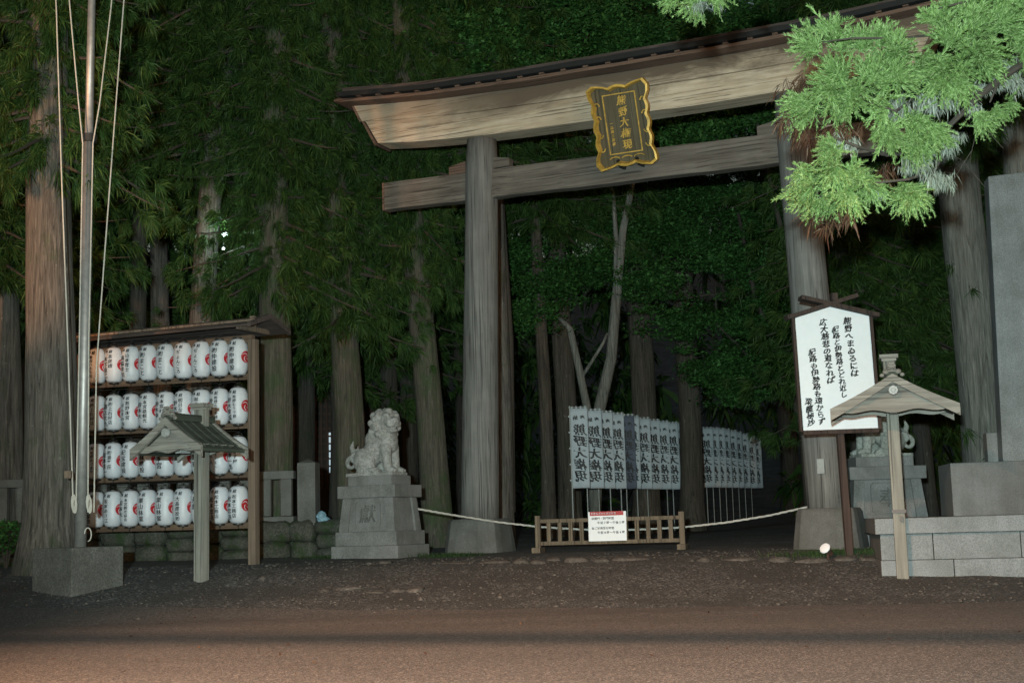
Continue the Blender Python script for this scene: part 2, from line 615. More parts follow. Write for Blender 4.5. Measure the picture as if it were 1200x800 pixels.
for sgn, zt in ((-1, zbL), (1, zbR)):
    pts, rad = [], []
    H = zt - .0
    for i in range(15):
        z = .62 + (H - .62) * i / 14
        pts.append((sgn * HALF - sgn * LEAN * (z - .6), 0, z))
        rad.append(.375 - .055 * i / 14 + (.0 if i < 14 else -.02))
    mb = MB().tube(pts, rad, 28, wob=.012)
    p = obj('pillar', mb, M['pillar'], torii, smooth=True)
    # split stone-grey footing of the pillar
    fb = MB()
    ring = []
    for k, (hw, z) in enumerate(((.60, -.05), (.585, .1), (.52, .60), (.49, .66))):
        for j in range(24):
            a = 2 * math.pi * (j + .5) / 24
            ca, sa = math.cos(a), math.sin(a)
            q = hw / (abs(ca) ** 5 + abs(sa) ** 5) ** .2
            ring.append((sgn * HALF + q * ca, q * sa, z))
    fs = [(k * 24 + j, k * 24 + (j + 1) % 24, (k + 1) * 24 + (j + 1) % 24, (k + 1) * 24 + j) for k in range(3) for j in range(24)]
    fs.append(tuple(72 + j for j in range(24)))
    fb.add(ring, fs)
    f = obj('footing', fb, M['granited'], p, bev=.015)

def curved_beam(xa_b, xa_t, xb_b, xb_t, z0, z1, y0, y1, seg=30, sori=.22):
    """beam with raking ends: bottom runs xa_b..xb_b, top runs xa_t..xb_t"""
    mb = MB()
    vs, fs = [], []
    full = max(abs(xa_t), abs(xb_t))
    for i in range(seg + 1):
        t = i / seg
        for (xa, xb, dz, ya, yb) in ((xa_b, xb_b, z0, y0, y1), (xa_t, xb_t, z1, y0, y1)):
            x = xa + (xb - xa) * t
            base = tiltz(zbL, zbR, x) + sori * (abs(x) / full) ** 3.2
            jit = .012 * math.sin(x * 3.1 + dz * 5)
            vs.append((x, ya + jit, base + dz + jit * .7)); vs.append((x, yb, base + dz))
    for i in range(seg):
        a, b = i * 4, i * 4 + 4
        fs += [(a, b, b + 2, a + 2), (a + 1, a + 3, b + 3, b + 1), (a, a + 1, b + 1, b), (a + 2, b + 2, b + 3, a + 3)]
    fs += [(0, 2, 3, 1), (seg * 4, seg * 4 + 1, seg * 4 + 3, seg * 4 + 2)]
    return mb.add(vs, fs)
xl_b = on_gate(440, 168, -.35)[0]
xl_m = on_gate(425, 140, -.35)[0]
xl_t = on_gate(413, 118, -.35)[0]
xl_r = on_gate(393, 108, -.6)[0]
ORG = Matrix.Translation((0, 0, 0))
def beam_obj(name, mb, mat, zoff):
    mb.v = [a - np.array([0, 0, zoff]) for a in mb.v]
    o = obj(name, mb, mat, torii, bev=.01)
    o.location = (0, 0, zoff)
    return o
zmid = (zbL + zbR) / 2 + .62
def weathered(name, mb): return beam_obj(name, mb, M['beam'], zmid)
weathered('lower_lintel', curved_beam(xl_b, xl_m, -xl_b, -xl_m, 0, .50, -.27, .27))
weathered('upper_lintel', curved_beam(xl_m - .06, xl_t, -xl_m + .06, -xl_t, .503, .86, -.30, .30))
for s in (-1, 1):   # brown end-grain boards capping the beam
    c = MB()
    xb, xm, xt = s * -xl_b, s * -xl_m, s * -xl_t
    base = lambda x: tiltz(zbL, zbR, x) + .22 * (abs(x) / abs(xl_t)) ** 3.2
    vs = []
    for off in (0, .05):
        for x, dz in ((xb, -.02), (xm, .50), (xm + s * .06, .50), (xt, .86)):
            for y in (-.275, .275):
                vs.append((x + s * (off + .004), y * 1.1, base(x) + dz))
    q = [(0, 1, 3, 2), (2, 3, 5, 4), (4, 5, 7, 6)]
    fs = q + [tuple(i + 8 for i in reversed(f)) for f in q]
    out = [0, 2, 4, 6, 7, 5, 3, 1]
    fs += [(out[i], out[(i + 1) % 8], out[(i + 1) % 8] + 8, out[i] + 8) for i in range(8)]
    c.add(vs, fs)
    obj('end_board', c, M['endwood'], torii)
roof = curved_beam(xl_r, xl_r, -xl_r, -xl_r, .865, .93, -.66, .66, 40)
obj('eave_board', roof, M['endwood'], torii)
ro2 = curved_beam(xl_r - .05, xl_r - .02, -xl_r + .05, -xl_r + .02, .965, 1.06, -.74, .74, 40)
rf = obj('roof', ro2, M['roofdark'], torii)
ridge = curved_beam(xl_r + .1, xl_r - .05, -xl_r - .1, -xl_r + .05, 1.06, 1.28, -.3, .3, 40)
obj('ridge', ridge, M['rafter'], rf)
cl = MB()
x = xl_r + .15
while x < -xl_r:
    z = tiltz(zbL, zbR, x) + .22 * (abs(x) / abs(xl_t)) ** 3.2
    cl = MB().box((x, 0, z + .9475), (.10, 1.38, .035))
    obj('roof_batten', cl, M['endwood'], torii)
    x += .46
# tie beam with wedges
xn0, xn1 = on_gate(450, 228, -.13)[0], -on_gate(450, 228, -.13)[0]
mb = MB()
vs, fs, seg = [], [], 26
for i in range(seg + 1):
    x = xn0 + (xn1 - xn0) * i / seg
    z = tiltz(znL, znR, x)
    j = .010 * math.sin(x * 2.3) + .006 * math.sin(x * 7)
    for dz in (0, .57):
        vs += [(x, -.13 + j, z + dz + j), (x, .13, z + dz + j)]
for i in range(seg):
    a, b = i * 4, i * 4 + 4
    fs += [(a, b, b + 2, a + 2), (a + 1, a + 3, b + 3, b + 1), (a, a + 1, b + 1, b), (a + 2, b + 2, b + 3, a + 3)]
fs += [(0, 2, 3, 1), (seg * 4, seg * 4 + 1, seg * 4 + 3, seg * 4 + 2)]
mb.add(vs, fs)
obj('tie_beam', mb, M['tie'], torii, bev=.01)
eb = MB().box((xn0 - .02, 0, tiltz(znL, znR, xn0) + .285), (.04, .27, .585))
obj('end_board', eb, M['endwood'], torii)
for sgn in (-1, 1):
    px = sgn * HALF - sgn * LEAN * (znL - .6)
    for s in (-1, 1):
        z = tiltz(znL, znR, px) + .585
        x0, x1 = px + s * .30, px + s * .68
        w = MB().prism([(x0, z), (x1, z), (x1, z + .17), (x0, z + .24)][::s], -.10, .10)
        obj('wedge', w, M['endwood'] if s * sgn > 0 and sgn < 0 else M['tie'], torii, bev=.006)
bx = MB().box((HALF - .02, -.385, 1.38), (.13, .06, .26))
obj('junction_box', bx, M['grey'], torii, bev=.008)

# name plaque on the gate
pc = P(729, 141, 25.0)
plq = tag(empty('name_plaque', (0, 0, 0)), 'black and gold framed name plaque leaning forward at the gate centre', 'plaque')
TILT = .30
xa, za = on_gate(737, 196, -.42)
loc = torii.location + ex * xa + ey * -.42 + Vector((0, 0, za))
plq.location = loc
plq.rotation_euler = (TILT, 0, trz)
plq.location.z += .10
PW, PH = 1.14, 1.62
plq.scale = (.94, 1, .92)
def outline(w, h, amp=.045, inset=0):
    pts = []
    def edge(a, b, n, nrm, lobes):
        for i in range(n):
            t = i / n
            flare = .10 * (abs(2 * t - 1) ** 4)
            k = amp * abs(math.sin(math.pi * lobes * t)) - amp * .4 + flare - inset
            pts.append((a[0] + (b[0] - a[0]) * t + nrm[0] * k, a[1] + (b[1] - a[1]) * t + nrm[1] * k))
    x, z = w / 2, h
    edge((-x, 0), (x, 0), 30, (0, -1), 3)
    edge((x, 0), (x, z), 44, (1, 0), 5)
    edge((x, z), (-x, z), 30, (0, 1), 3)
    edge((-x, z), (-x, 0), 44, (-1, 0), 5)
    return pts
ol = outline(PW - .08, PH - .1)
obj('board', MB().prism(ol, -.03, .03), M['plaque'], plq)
rim = MB()
n = len(ol)
cx_, cz_ = 0, PH / 2
rv, rfc = [], []
for x, z in ol:
    dx, dz = x - cx_, (z - cz_) * .72
    L = math.hypot(dx, dz)
    ux, uz = dx / L, dz / L
    for (a, y) in ((-.040, -.035), (-.004, -.135), (.045, -.125), (.035, .03)):
        rv.append((x + ux * a, y, z + uz * a))
for i in range(n):
    j = (i + 1) % n
    for k in range(4):
        k2 = (k + 1) % 4
        rfc.append((i * 4 + k, j * 4 + k, j * 4 + k2, i * 4 + k2))
rim.add(rv, rfc)
obj('gold_rim', rim, M['gold'], plq)
ib = MB()
iw, z0, z1 = .68, .20, 1.40
for (c, d) in (((0, -.045, z0), (iw, .02, .022)), ((0, -.045, z1), (iw, .02, .022)),
               ((-iw / 2, -.045, (z0 + z1) / 2), (.022, .021, z1 - z0 + .022)), ((iw / 2, -.045, (z0 + z1) / 2), (.022, .021, z1 - z0 + .022))):
    ib.box(c, d)
obj('inner_border', ib, M['gold'], plq)
sc = MB()
for s in (-1, 1):
    for zc, k in ((1.2, 1), (.93, 1), (.62, -1), (.34, -1)):
        pts = []
        for i in range(14):
            a = i / 13 * 4.4
            r = .085 - .012 * a
            pts.append((s * (.50 - r * math.cos(a) * .8), -.05, zc + k * r * math.sin(a)))
        sc.tube(pts, [.013] * 14, 6)
for xx in (-.26, 0, .26):
    sc.tube([(xx + .11 * math.cos(a), -.05, .09 + .05 * math.sin(a)) for a in np.linspace(.2, 2.9, 8)], .012, 6)
obj('scrollwork', sc, M['gold'], plq)
items = column('熊野大権現', .045, 1.37, .205, 1.09) + column('一品親王謹書', -.235, .86, .072, 1.15)
obj('lettering', letters(items, lambda x, y, d: (x, -.034 - d, y), .018, .9, .014), M['gold'], plq)
for s in (-1, 1):
    b = MB().tube([(s * .2, .28, -.12), (s * .2, .05, -.06), (s * .2, -.06, .06)], .04, 8)
    obj('bracket', b, M['black'], plq)

# ------------------------------------------------------------------ lantern rack and lanterns
LTL, LTR = P(116, 429, 25.6), P(281, 418.5, 24.4)
LBL, LBR = P(112, 597, 25.6), P(281, 591, 24.4)
rdir = (LTR - LTL); rdir.z = 0
rrz = math.atan2(rdir.y, rdir.x)
rackx = rdir.normalized()
racky = Vector((-rackx.y, rackx.x, 0))
gap = rdir.length / 8
rbase = Vector((LBL.x, LBL.y, gz(LBL.x, LBL.y)))
rack = tag(empty('lantern_rack', rbase, rrz), 'tall wooden rack with gabled roof holding four rows of paper lanterns', 'lantern rack')
LEN = rdir.length
def rz_at(row, x):   # lantern centre height in rack space
    t = x / LEN
    a = LTL.z + (LTR.z - LTL.z) * t
    b = LBL.z + (LBR.z - LBL.z) * t
    return a + (b - a) * row / 3 - rbase.z
ztop = rz_at(0, LEN / 2) + .47
for x in (-gap * .95, LEN + gap * .82):
    obj('post', MB().box((x, 0, (ztop - .2) / 2 - .1), (.15, .15, ztop + .2 - .2)), M['rackwood'], rack, bev=.008)
LR, LH = .188, .33
for row in range(4):
    for dz, yy in (((-.40, .10),) if row < 3 else ((-.42, .10),)):
        a, b = -gap * .9, LEN + gap * .74
        za, zb_ = rz_at(row, a) + dz, rz_at(row, b) + dz
        mb = MB()
        vs = []
        for x, z in ((a, za), (b, zb_)):
            for yq, zq in ((yy, 0), (yy + .06, 0), (yy + .06, .11), (yy, .11)):
                vs.append((x, yq, z + zq))
        mb.add(vs, [(0, 1, 2, 3), (7, 6, 5, 4), (0, 4, 5, 1), (1, 5, 6, 2), (2, 6, 7, 3), (3, 7, 4, 0)])
        obj('rail', mb, M['rackrail'], rack, bev=.005)
a, b = -gap * .9, LEN + gap * .74
mb = MB()
mb.box(((a + b) / 2, .05, ztop - .18), (b - a, .12, .14))
obj('rail', mb, M['rackrail'], rack, bev=.005)
mb = MB()
for row in range(4):     # hanging wires over the lantern hooks
    pts = []
    for i in range(9):
        x = gap * i
        z = rz_at(row, x) + .385
        pts += [(x - gap * .45, .0, z + .05), (x - .05, 0, z + .05), (x, 0, z), (x + .05, 0, z + .05)]
    mb.tube(pts, .006, 5)
obj('wire', mb, M['black'], rack)
# gabled roof running along the rack
ra, rb = -gap * 1.3, LEN + gap * 1.75
mb = MB()
zz = ztop - .02
for s in (-1, 1):
    vs = []
    for x in (ra, rb):
        for (yq, zq) in ((0, .22), (s * .62, .02), (s * .62, -.03), (0, .16)):
            vs.append((x, yq, zz + zq))
    mb.add(vs, [(0, 1, 2, 3), (7, 6, 5, 4), (0, 4, 5, 1), (1, 5, 6, 2), (2, 6, 7, 3)])
obj('roof', mb, M['rafter'], rack)
mb = MB()
for x in (ra + .02, rb - .02):
    for s in (-1, 1):
        mb = MB()
        p = [(0, .26), (s * .66, .03), (s * .66, -.05), (0, .16)]
        vs = [(x + e, yq, zz + zq) for e in (-.035, .035) for yq, zq in p]
        mb.add(vs, [(0, 1, 2, 3), (7, 6, 5, 4), (0, 4, 5, 1), (1, 5, 6, 2), (2, 6, 7, 3), (3, 7, 4, 0)])
        obj('barge_board', mb, M['rafter'], rack)
mb = MB()
for x in (-gap * .95, LEN + gap * .82):
    mb.box((x, 0, zz + .0), (.09, .95, .09)); mb.box((x, 0, zz + .14), (.09, .09, .2))
for yq in (-.40, .40):
    mb.box(((ra + rb) / 2, yq, zz + .085), (rb - ra - .1, .07, .07))
obj('roof_frame', mb, M['rackwood'], rack)

def lan_r(z):      # z in -LH..LH
    t = abs(z) / LH
    return .085 + (LR - .085) * (1 - t ** 2.9) ** .5
prof = []
K = 44
for i in range(K + 1):
    z = -LH + 2 * LH * i / K
    prof.append((lan_r(z) - (.0025 if i % 2 else 0), z))
body_me = mesh_from('paper_body', MB().lathe(prof, 28), True)
body_me.materials.append(M['paper'])
cap_me = mesh_from('rim', MB().lathe([(.080, 0), (.092, .004), (.092, .035), (.080, .04)], 20))
cap_me.materials.append(M['black'])
hook_me = mesh_from('hook', MB().tube([(-.085, 0, .02), (-.07, 0, .055), (0, 0, .065), (.07, 0, .055), (.085, 0, .02)], .005, 5)
                    .tube([(0, 0, .06), (0, 0, .10)], .008, 5))
hook_me.materials.append(M['black'])
pin_me = mesh_from('pin', MB().tube([(0, 0, 0), (0, 0, -.06)], .006, 5).lathe([(.02, 0), (.015, -.015)], 8))
pin_me.materials.append(M['black'])
def wrap(x, z, d):
    r = lan_r(max(-LH, min(LH, z))) + .003 + d
    a = x / LR
    return (r * math.sin(a), -r * math.cos(a), z)
def disc(cx, cz, r, d, seg=28):
    vs, fs = [], []
    R_ = 5
    for k in range(R_ + 1):
        for j in range(seg):
            a = 2 * math.pi * j / seg
            vs.append(wrap(cx + r * k / R_ * math.cos(a), cz + r * k / R_ * math.sin(a), d))
    for k in range(R_):
        for j in range(seg):
            j2 = (j + 1) % seg
            fs.append((k * seg + j, k * seg + j2, (k + 1) * seg + j2, (k + 1) * seg + j))
    return vs, fs
CRX = LR * 1.36
crest = MB().add(*disc(CRX, -.01, .108, .001))
crest_me = mesh_from('crest', crest); crest_me.materials.append(M['red'])
cw = MB()
for k in range(3):
    pts = []
    for i in range(14):
        t = i / 13
        a = k * 2.094 + .3 + t * 2.5
        r = .014 + .080 * t
        pts.append((r, a, .002 + .0065 * math.sin(math.pi * t)))
    vs = []
    for r, a, w in pts:
        for q in (-w, w):
            vs.append(wrap(CRX + (r + q) * math.cos(a), -.01 + (r + q) * math.sin(a), .003))
    cw.add(vs, [(2 * i, 2 * i + 1, 2 * i + 3, 2 * i + 2) for i in range(13)])
swirl_me = mesh_from('crest_swirl', cw); swirl_me.materials.append(M['paper'])
NAMES = [
 [('熊田ハネル社', ''), ('茶房靖', '木下良二'), ('山本育士', '高橋幸司'), ('', '㈱まこと'), ('', '㈱まこと'), ('', 'ぢょんころ'), ('', 'ぢょんころ'), ('', '㈱仲建設'), ('', '㈱仲建設')],
 [('㈱上石材店', '淵上大九'), ('㈱上石材店', '淵上大九'), ('熊野本宮', 'ほんまの会'), ('本宮路観光', '鈴木大'), ('本宮町', '鈴木幸'), ('明日なろ', '鈴木則男'), ('㈲本宮', ''), ('熊野もうで餅', '鈴木東成'), ('熊野もうで餅', '鈴木東成')],
 [('熊野あづまや', '坂本あづまや'), ('㈱湯峯荘', '坂本圭一'), ('', '紀宝建設'), ('', '栗林建設'), ('', '㈲本宮'), ('', '泉組'), ('', '本宮町'), ('JOETEI', 'そま人'), ('からす屋', '坂本一馬')],
 [('', '三風野探訪'), ('', '坂本あさ江'), ('本宮観光協会', '坂本大'), ('', '栗山林業'), ('', '栗山林業'), ('', '大畠建設㈱'), ('', '泉組'), ('松本工務店', '松本忠良'), ('松本工務店', '松本忠良')]]
rowname = ['top row', 'second row', 'third row', 'bottom row']
for row in range(4):
    for ci in range(9):
        right, left = NAMES[row][ci]
        x = gap * ci
        p = rbase + rackx * x + Vector((0, 0, rz_at(row, x))) + racky * -.0
        L = empty('paper_lantern', p, rrz + .15 + rnd.uniform(-.07, .07))
        L.rotation_euler[1] = rnd.uniform(-.012, .012)
        extra = {5: ', behind the small roof', 6: ', beside the roofed post'}.get(ci, '') if row in (1, 2) else ''
        tag(L, f"white paper lantern with red crest, {rowname[row]} of the rack, {ORD[ci]} from left", 'lantern',
            'paper lanterns hanging in the rack')
        L['group'] = 'paper lanterns hanging in the rack'
        obj('paper_body', body_me, None, L)
        t = obj('rim', cap_me, None, L); t.location = (0, 0, LH - .012)
        t = obj('rim', cap_me, None, L); t.location = (0, 0, -LH - .028)
        t = obj('hook', hook_me, None, L); t.location = (0, 0, LH + .0)
        t = obj('pin', pin_me, None, L); t.location = (0, 0, -LH - .03)
        c = obj('crest', crest_me, None, L)
        obj('crest_swirl', swirl_me, None, c)
        it = [('献', .02, .235, .075), ('奉', -.085, .235, .075)]
        if right:
            s = min(.085, .42 / (len(right) * 1.04))
            it += column(right, .02 if left else -.02, .185, s, 1.04)
        if left:
            big = not right
            s = min(.125 if big else .10, (.44 if big else .42) / (len(left) * 1.04))
            it += column(left, -.03 if big else -.085, .185 if big else .15, s, 1.04)
        lm = letters(it, lambda a, b, d: wrap(a, b, d + .002), 0, .35, .012)
        obj('lettering', lm, M['ink'], L)

# ------------------------------------------------------------------ flagpole
fc = G(98, 700)
fp = tag(empty('flagpole', (fc.x, fc.y + .62, fc.z), math.radians(38)), 'tall steel flagpole with halyards on a square concrete block', 'flagpole')
h = 1.0 - fc.z + .02
ptop = P(98, 641, fc.y)
h = ptop.z - fc.z
# block corner towards the camera sits at fc
S_ = .95
blk = MB().box((0, 0, h / 2 - .04), (S_, S_, h + .08))
fp.location = (fc.x - .30, fc.y + S_ * .70, fc.z)
fp.rotation_euler[2] = math.radians(-35)
obj('base_block', blk, M['concrete'], fp, bev=.02)
pb = P(94, 640, fp.location.y); pb_ = Vector((pb.x, fp.location.y, fc.z + h))
pt = P(107.5, 0, fp.location.y)
d = (pt - pb_)
pm = pb_ + d * .735
top = pb_ + d * 1.35
obj('pole', MB().tube([pb_, pb_ + d * .3, pm], [.09, .086, .08], 20).tube([pm, pm + d * .2, top], [.066, .06, .05], 20), M['steel'], fp, world=True, smooth=True)
obj('collar', MB().tube([pm - d * .006, pm + d * .008], .125, 20), M['black'], fp, world=True)
YF = fp.location.y - .16
def hal(pts, r=.010):
    return MB().tube([P(u, v, YF) for u, v in pts], r, 5)
for pts in ([(62, -60), (66, 10), (72, 200), (80, 420), (86, 600)], [(76, -60), (82, 10), (92, 120), (97, 168)],
            [(136, -60), (130, 10), (117, 120), (109, 168)], [(150, -60), (144.5, 10), (133, 160), (121, 320), (113, 430), (110, 600)],
            [(97, 168), (93, 400), (89, 600)], [(109, 168), (104, 400), (103, 600)]):
    obj('halyard', hal(pts), M['rope'], fp, world=True)
mb = MB()
for u in (86, 103.5):
    for k in range(5):
        pts = [P(u + 2.2 * math.sin(a) + k * .4, 588 + 9 * math.cos(a) + k, YF + .02 * math.cos(k)) for a in np.linspace(0, 6.28, 12)]
        mb.tube(pts, .010, 5)
    obj('rope_bundle', mb, M['rope'], fp, world=True)
    mb = MB()
mb.tube([P(103 + 4 * math.sin(a), 630 + 8 * math.cos(a) - 4, YF) for a in np.linspace(0, 4.6, 10)], .009, 5)
obj('rope_end', mb, M['rope'], fp, world=True)
obj('cleat', MB().box(P(81, 556, YF), (.10, .14, .11)), M['rackwood'], fp, world=True)

# ------------------------------------------------------------------ roofed posts (small gabled lamp shelters)
def roofed_post(base, top_z, rz, apex, gw, rl, label, oy, pitch=.27):
    """base: foot of post; apex: height of the gable apex; gw gable width, rl ridge length; oy: roof centre offset towards the front"""
    t = tag(empty('roofed_post', base, rz), label, 'roofed post')
    H = top_z - base.z
    A = apex - base.z
    obj('post', MB().box((0, 0, H / 2 - .1), (.17, .17, H + .2)), M['postwood'], t, bev=.008)
    obj('post_cap', MB().box((0, 0, H + .012), (.27, .25, .06)).box((0, 0, H - .04), (.21, .21, .04)), M['gablewood'], t, bev=.005)
    hw, dr = gw / 2, A
    ev = A - gw * pitch
    yf, yb = oy - rl / 2, oy + rl / 2
    def slope(x):   # roof line, slightly sagging
        q = abs(x) / hw
        return A - (A - ev) * (q + .05 * math.sin(math.pi * q))
    rf = MB()
    n = 12
    for side in (-1, 1):
        vs = []
        for j in range(n + 1):
            x = side * hw * j / n
            z = slope(x)
            vs += [(x, yf, z), (x, yb, z), (x, yf, z - .05), (x, yb, z - .05)]
        fs = []
        for j in range(n):
            a, b = j * 4, j * 4 + 4
            fs += [(a, a + 1, b + 1, b), (a + 2, b + 2, b + 3, a + 3), (a, b, b + 2, a + 2), (a + 1, a + 3, b + 3, b + 1)]
        fs.append((n * 4, n * 4 + 1, n * 4 + 3, n * 4 + 2))
        rf.add(vs, fs)
        for k in range(5):   # battens down the slope
            y = yf + rl * (k + .5) / 5
            pts = [(side * hw * q, y, slope(hw * q) + .012) for q in np.linspace(0.04, 1, 7)]
            rf.tube(pts, .016, 4)
    roofo = obj('roof', rf, M['roofwood'], t)
    obj('ridge', MB().box((0, (yf + yb) / 2, A + .045), (.16, rl + .02, .11)), M['roofwood'], roofo, bev=.01)
    for y, s in ((yf, -1), (yb, 1)):
        bb = MB()
        for side in (-1, 1):
            vs = []
            for j in range(n + 1):
                x = side * (hw + .03) * j / n
                z = slope(x * hw / (hw + .03))
                w = .085 + .05 * (j / n) ** 2
                vs += [(x, y + s * .003, z + .035), (x, y + s * .055, z + .035), (x, y + s * .055, z - w), (x, y + s * .003, z - w)]
            fs = []
            for j in range(n):
                a, b = j * 4, j * 4 + 4
                fs += [(a, a + 1, b + 1, b), (a + 1, a + 2, b + 2, b + 1), (a + 2, a + 3, b + 3, b + 2), (a + 3, a, b, b + 3)]
            fs.append((n * 4, n * 4 + 1, n * 4 + 2, n * 4 + 3))
            bb.add(vs, fs)
        obj('barge_board', bb, M['gablewood'], roofo)
    # gable panel and wavy beam under it
    g = MB()
    g.prism([(-hw * .80, ev + .05), (hw * .80, ev + .05), (0, A - .07)], yf + .10, yf + .13)
    g.prism([(-hw * .80, ev + .05), (hw * .80, ev + .05), (0, A - .07)], yb - .13, yb - .10)
    obj('gable_panel', g, M['gablewood'], t)
    bm = MB()
    pl = [(hw * q, ev + .07 + .03 * math.exp(-(q * 4) ** 2)) for q in np.linspace(-.93, .93, 25)]
    pl2 = [(hw * q, ev - .035 - .02 * math.cos(q * 9) + .02 * abs(q)) for q in np.linspace(.93, -.93, 25)]
    for y in (yf + .02, yb - .06):
        bm.prism(pl + pl2, y, y + .045)
    obj('tie_board', bm, M['gablewood'], t, bev=.004)
    for s in (-1, 1):
        obj('purlin', MB().box((s * hw * .80, (yf + yb) / 2, ev + .035), (.07, rl - .26, .07)), M['gablewood'], t)
    obj('brace', MB().box((0, (yf + yb) / 2, ev + .03), (.08, rl - .30, .10)), M['postwood'], t)
    pend = MB()
    Mx = Matrix.Translation((0, yf - .03, A - .20)) @ Matrix.Rotation(math.pi / 2, 4, 'X')
    pend.lathe([(.01, .05), (.03, .048), (.035, .03), (.065, .03), (.075, .0), (.075, -.02)], 8, Mx)
    obj('round_pendant', pend, M['grey'], t)
    orn = MB()
    orn.box((0, yf + .02, A + .115), (.11, .11, .11)); orn.box((0, yf - .0, A + .18), (.08, .08, .035))
    for s in (-1, 1):
        orn.sphere((s * .08, yf + .02, A + .07), (.055, .05, .04), n=10, m=6)
        orn.sphere((s * .14, yf + .02, A + .02), (.035, .04, .03), n=10, m=6)
    orn.lathe([(.04, .0), (.04, .02), (.02, .025)], 8, Matrix.Translation((0, yf - .045, A + .12)) @ Matrix.Rotation(math.pi / 2, 4, 'X'))
    obj('ridge_ornament', orn, M['gablewood'], t, bev=.005)
    lm = MB().box((.0, yf + rl * .35, ev - .02), (.10, .22, .05))
    obj('lamp_box', lm, M['grey'], t)
    return t
gb = G(236, 680)
t1 = roofed_post(gb, P(234, 476, gb.y).z, math.radians(-28), P(190, 494, gb.y - .3).z, 1.34, 1.0,
                 'small gabled roof on a grey post standing before the lantern rack', -.28, .34)
gb2 = G(1058, 676)
t2 = roofed_post(gb2, P(1042, 419, gb2.y).z, math.radians(-13), P(1037, 444, gb2.y - .4).z, 1.72, 1.0,
                 'pale weathered gabled roof on a post before the white poem board', -.30)
hb = MB().box((0, -.10, .95), (.20, .03, .05)).box((.03, -.11, .84), (.04, .04, .08))
obj('bracket', hb, M['brown'], t2)
t2['label'] = 'pale weathered gabled roof on a post before the white poem board'

# ------------------------------------------------------------------ poem board
bb0 = G(990, 652)
YB = bb0.y
brd = tag(empty('poem_board', bb0, math.radians(4)), 'large white pentagonal board with brushed black poem in a brown frame', 'sign board')
def BP(u, v, off=0): return P(u, v, YB - off)
c0 = RM(brd).inverted()
def bl(u, v):
    d = ray(u, v); o = Vector((0, 0, CZ))
    nrm = RM(brd).to_3x3() @ Vector((0, 1, 0)); c = brd.location - nrm * .09
    q = o + d * ((c - o).dot(nrm) / d.dot(nrm))
    r = c0 @ q
    return (r.x, r.z)
A_, B_, C_, D_, E_ = bl(941, 505), bl(1029, 500.5), bl(1021, 368), bl(980, 359), bl(939, 375)
cxm = (A_[0] + B_[0]) / 2
w2 = (B_[0] - A_[0]) / 2
zb0, zsh, zpk = (A_[1] + B_[1]) / 2, (C_[1] + E_[1]) / 2, D_[1]
tl = (B_[1] - A_[1]) / (2 * w2)     # slight tilt of the board
def bt(x, z): return (cxm + x + (-.018) * (z - zb0), z + tl * x * .4)
poly = [bt(-w2, zb0), bt(w2, zb0), bt(w2, zsh), bt(0, zpk), bt(-w2, zsh)]
obj('panel', MB().prism(poly, -.09, -.06), M['white'], brd)
fr = MB()
def bar(p, q, w, y0, y1, mb=None):
    mb = mb or MB()
    p, q = Vector(p), Vector(q)
    d = (q - p).normalized(); n_ = Vector((-d.y, d.x)) * w / 2
    return mb.prism([tuple(p - n_), tuple(q - n_), tuple(q + n_), tuple(p + n_)], y0, y1)
e = .025
obj('frame', bar(bt(-w2 - e, zb0 - .02), bt(-w2 - e, zsh + .02), .05, -.12, -.03,
    bar(bt(w2 + e, zb0 - .02), bt(w2 + e, zsh), .05, -.12, -.03,
    bar(bt(-w2 - .0, zb0 - .035), bt(w2 + .0, zb0 - .035), .068, -.118, -.032))), M['darkwood'], brd, bev=.004)
sl = (zpk - zsh) / w2
obj('roof_board', bar(bt(-w2 - .14, zsh - .14 * sl + .04), bt(.42, zpk + .42 * sl + .04), .065, -.22, .02), M['darkwood'], brd, bev=.004)
obj('roof_board', bar(bt(w2 + .14, zsh - .14 * sl + .04), bt(-.50, zpk + .50 * sl * .8 + .04), .065, -.215, .015), M['darkwood'], brd, bev=.004)
for xo in (.08,):
    obj('post', MB().prism([(xo - .05, -.15), (xo + .06, -.15), bt(.07, zpk + .10), bt(-.04, zpk + .10)], -.028, .07), M['darkwood'], brd, bev=.006)
obj('finial', MB().box((bt(0, 0)[0] + .0 - .02 * 0, -.05, zpk + .16), (.10, .1, .12)), M['darkwood'], brd)
def zat(v): return zb0 + (502.5 - v) * YB / FPX
def xat(u): return (u - 985) * YB / FPX
def bcol(text, u, v0, v1, um=0):
    n_ = len(text)
    s = (v1 - v0) / n_ * YB / FPX
    return [(ch, xat(u + um * (i / max(1, n_ - 1))), zat(v0 + (v1 - v0) * (i + .5) / n_), min(s * 1.06, .175), 1.05) for i, ch in enumerate(text)]
it = (bcol('熊野へまゐるには', 1003, 371, 442, 4) + bcol('紀路と伊勢路とどれ近し', 988, 381, 466, 4) +
      bcol('広大慈悲の道なれば', 974, 372, 449, 4) + bcol('紀路も伊勢路も遠からず', 958, 407, 497, 5) +
      bcol('梁塵秘抄', 949.5, 465, 498, 1))
obj('lettering', letters(it, lambda x, z, d: (bt(x, z)[0], -.093 - d, bt(x, z)[1]), 0, .9, .036), M['ink'], brd)

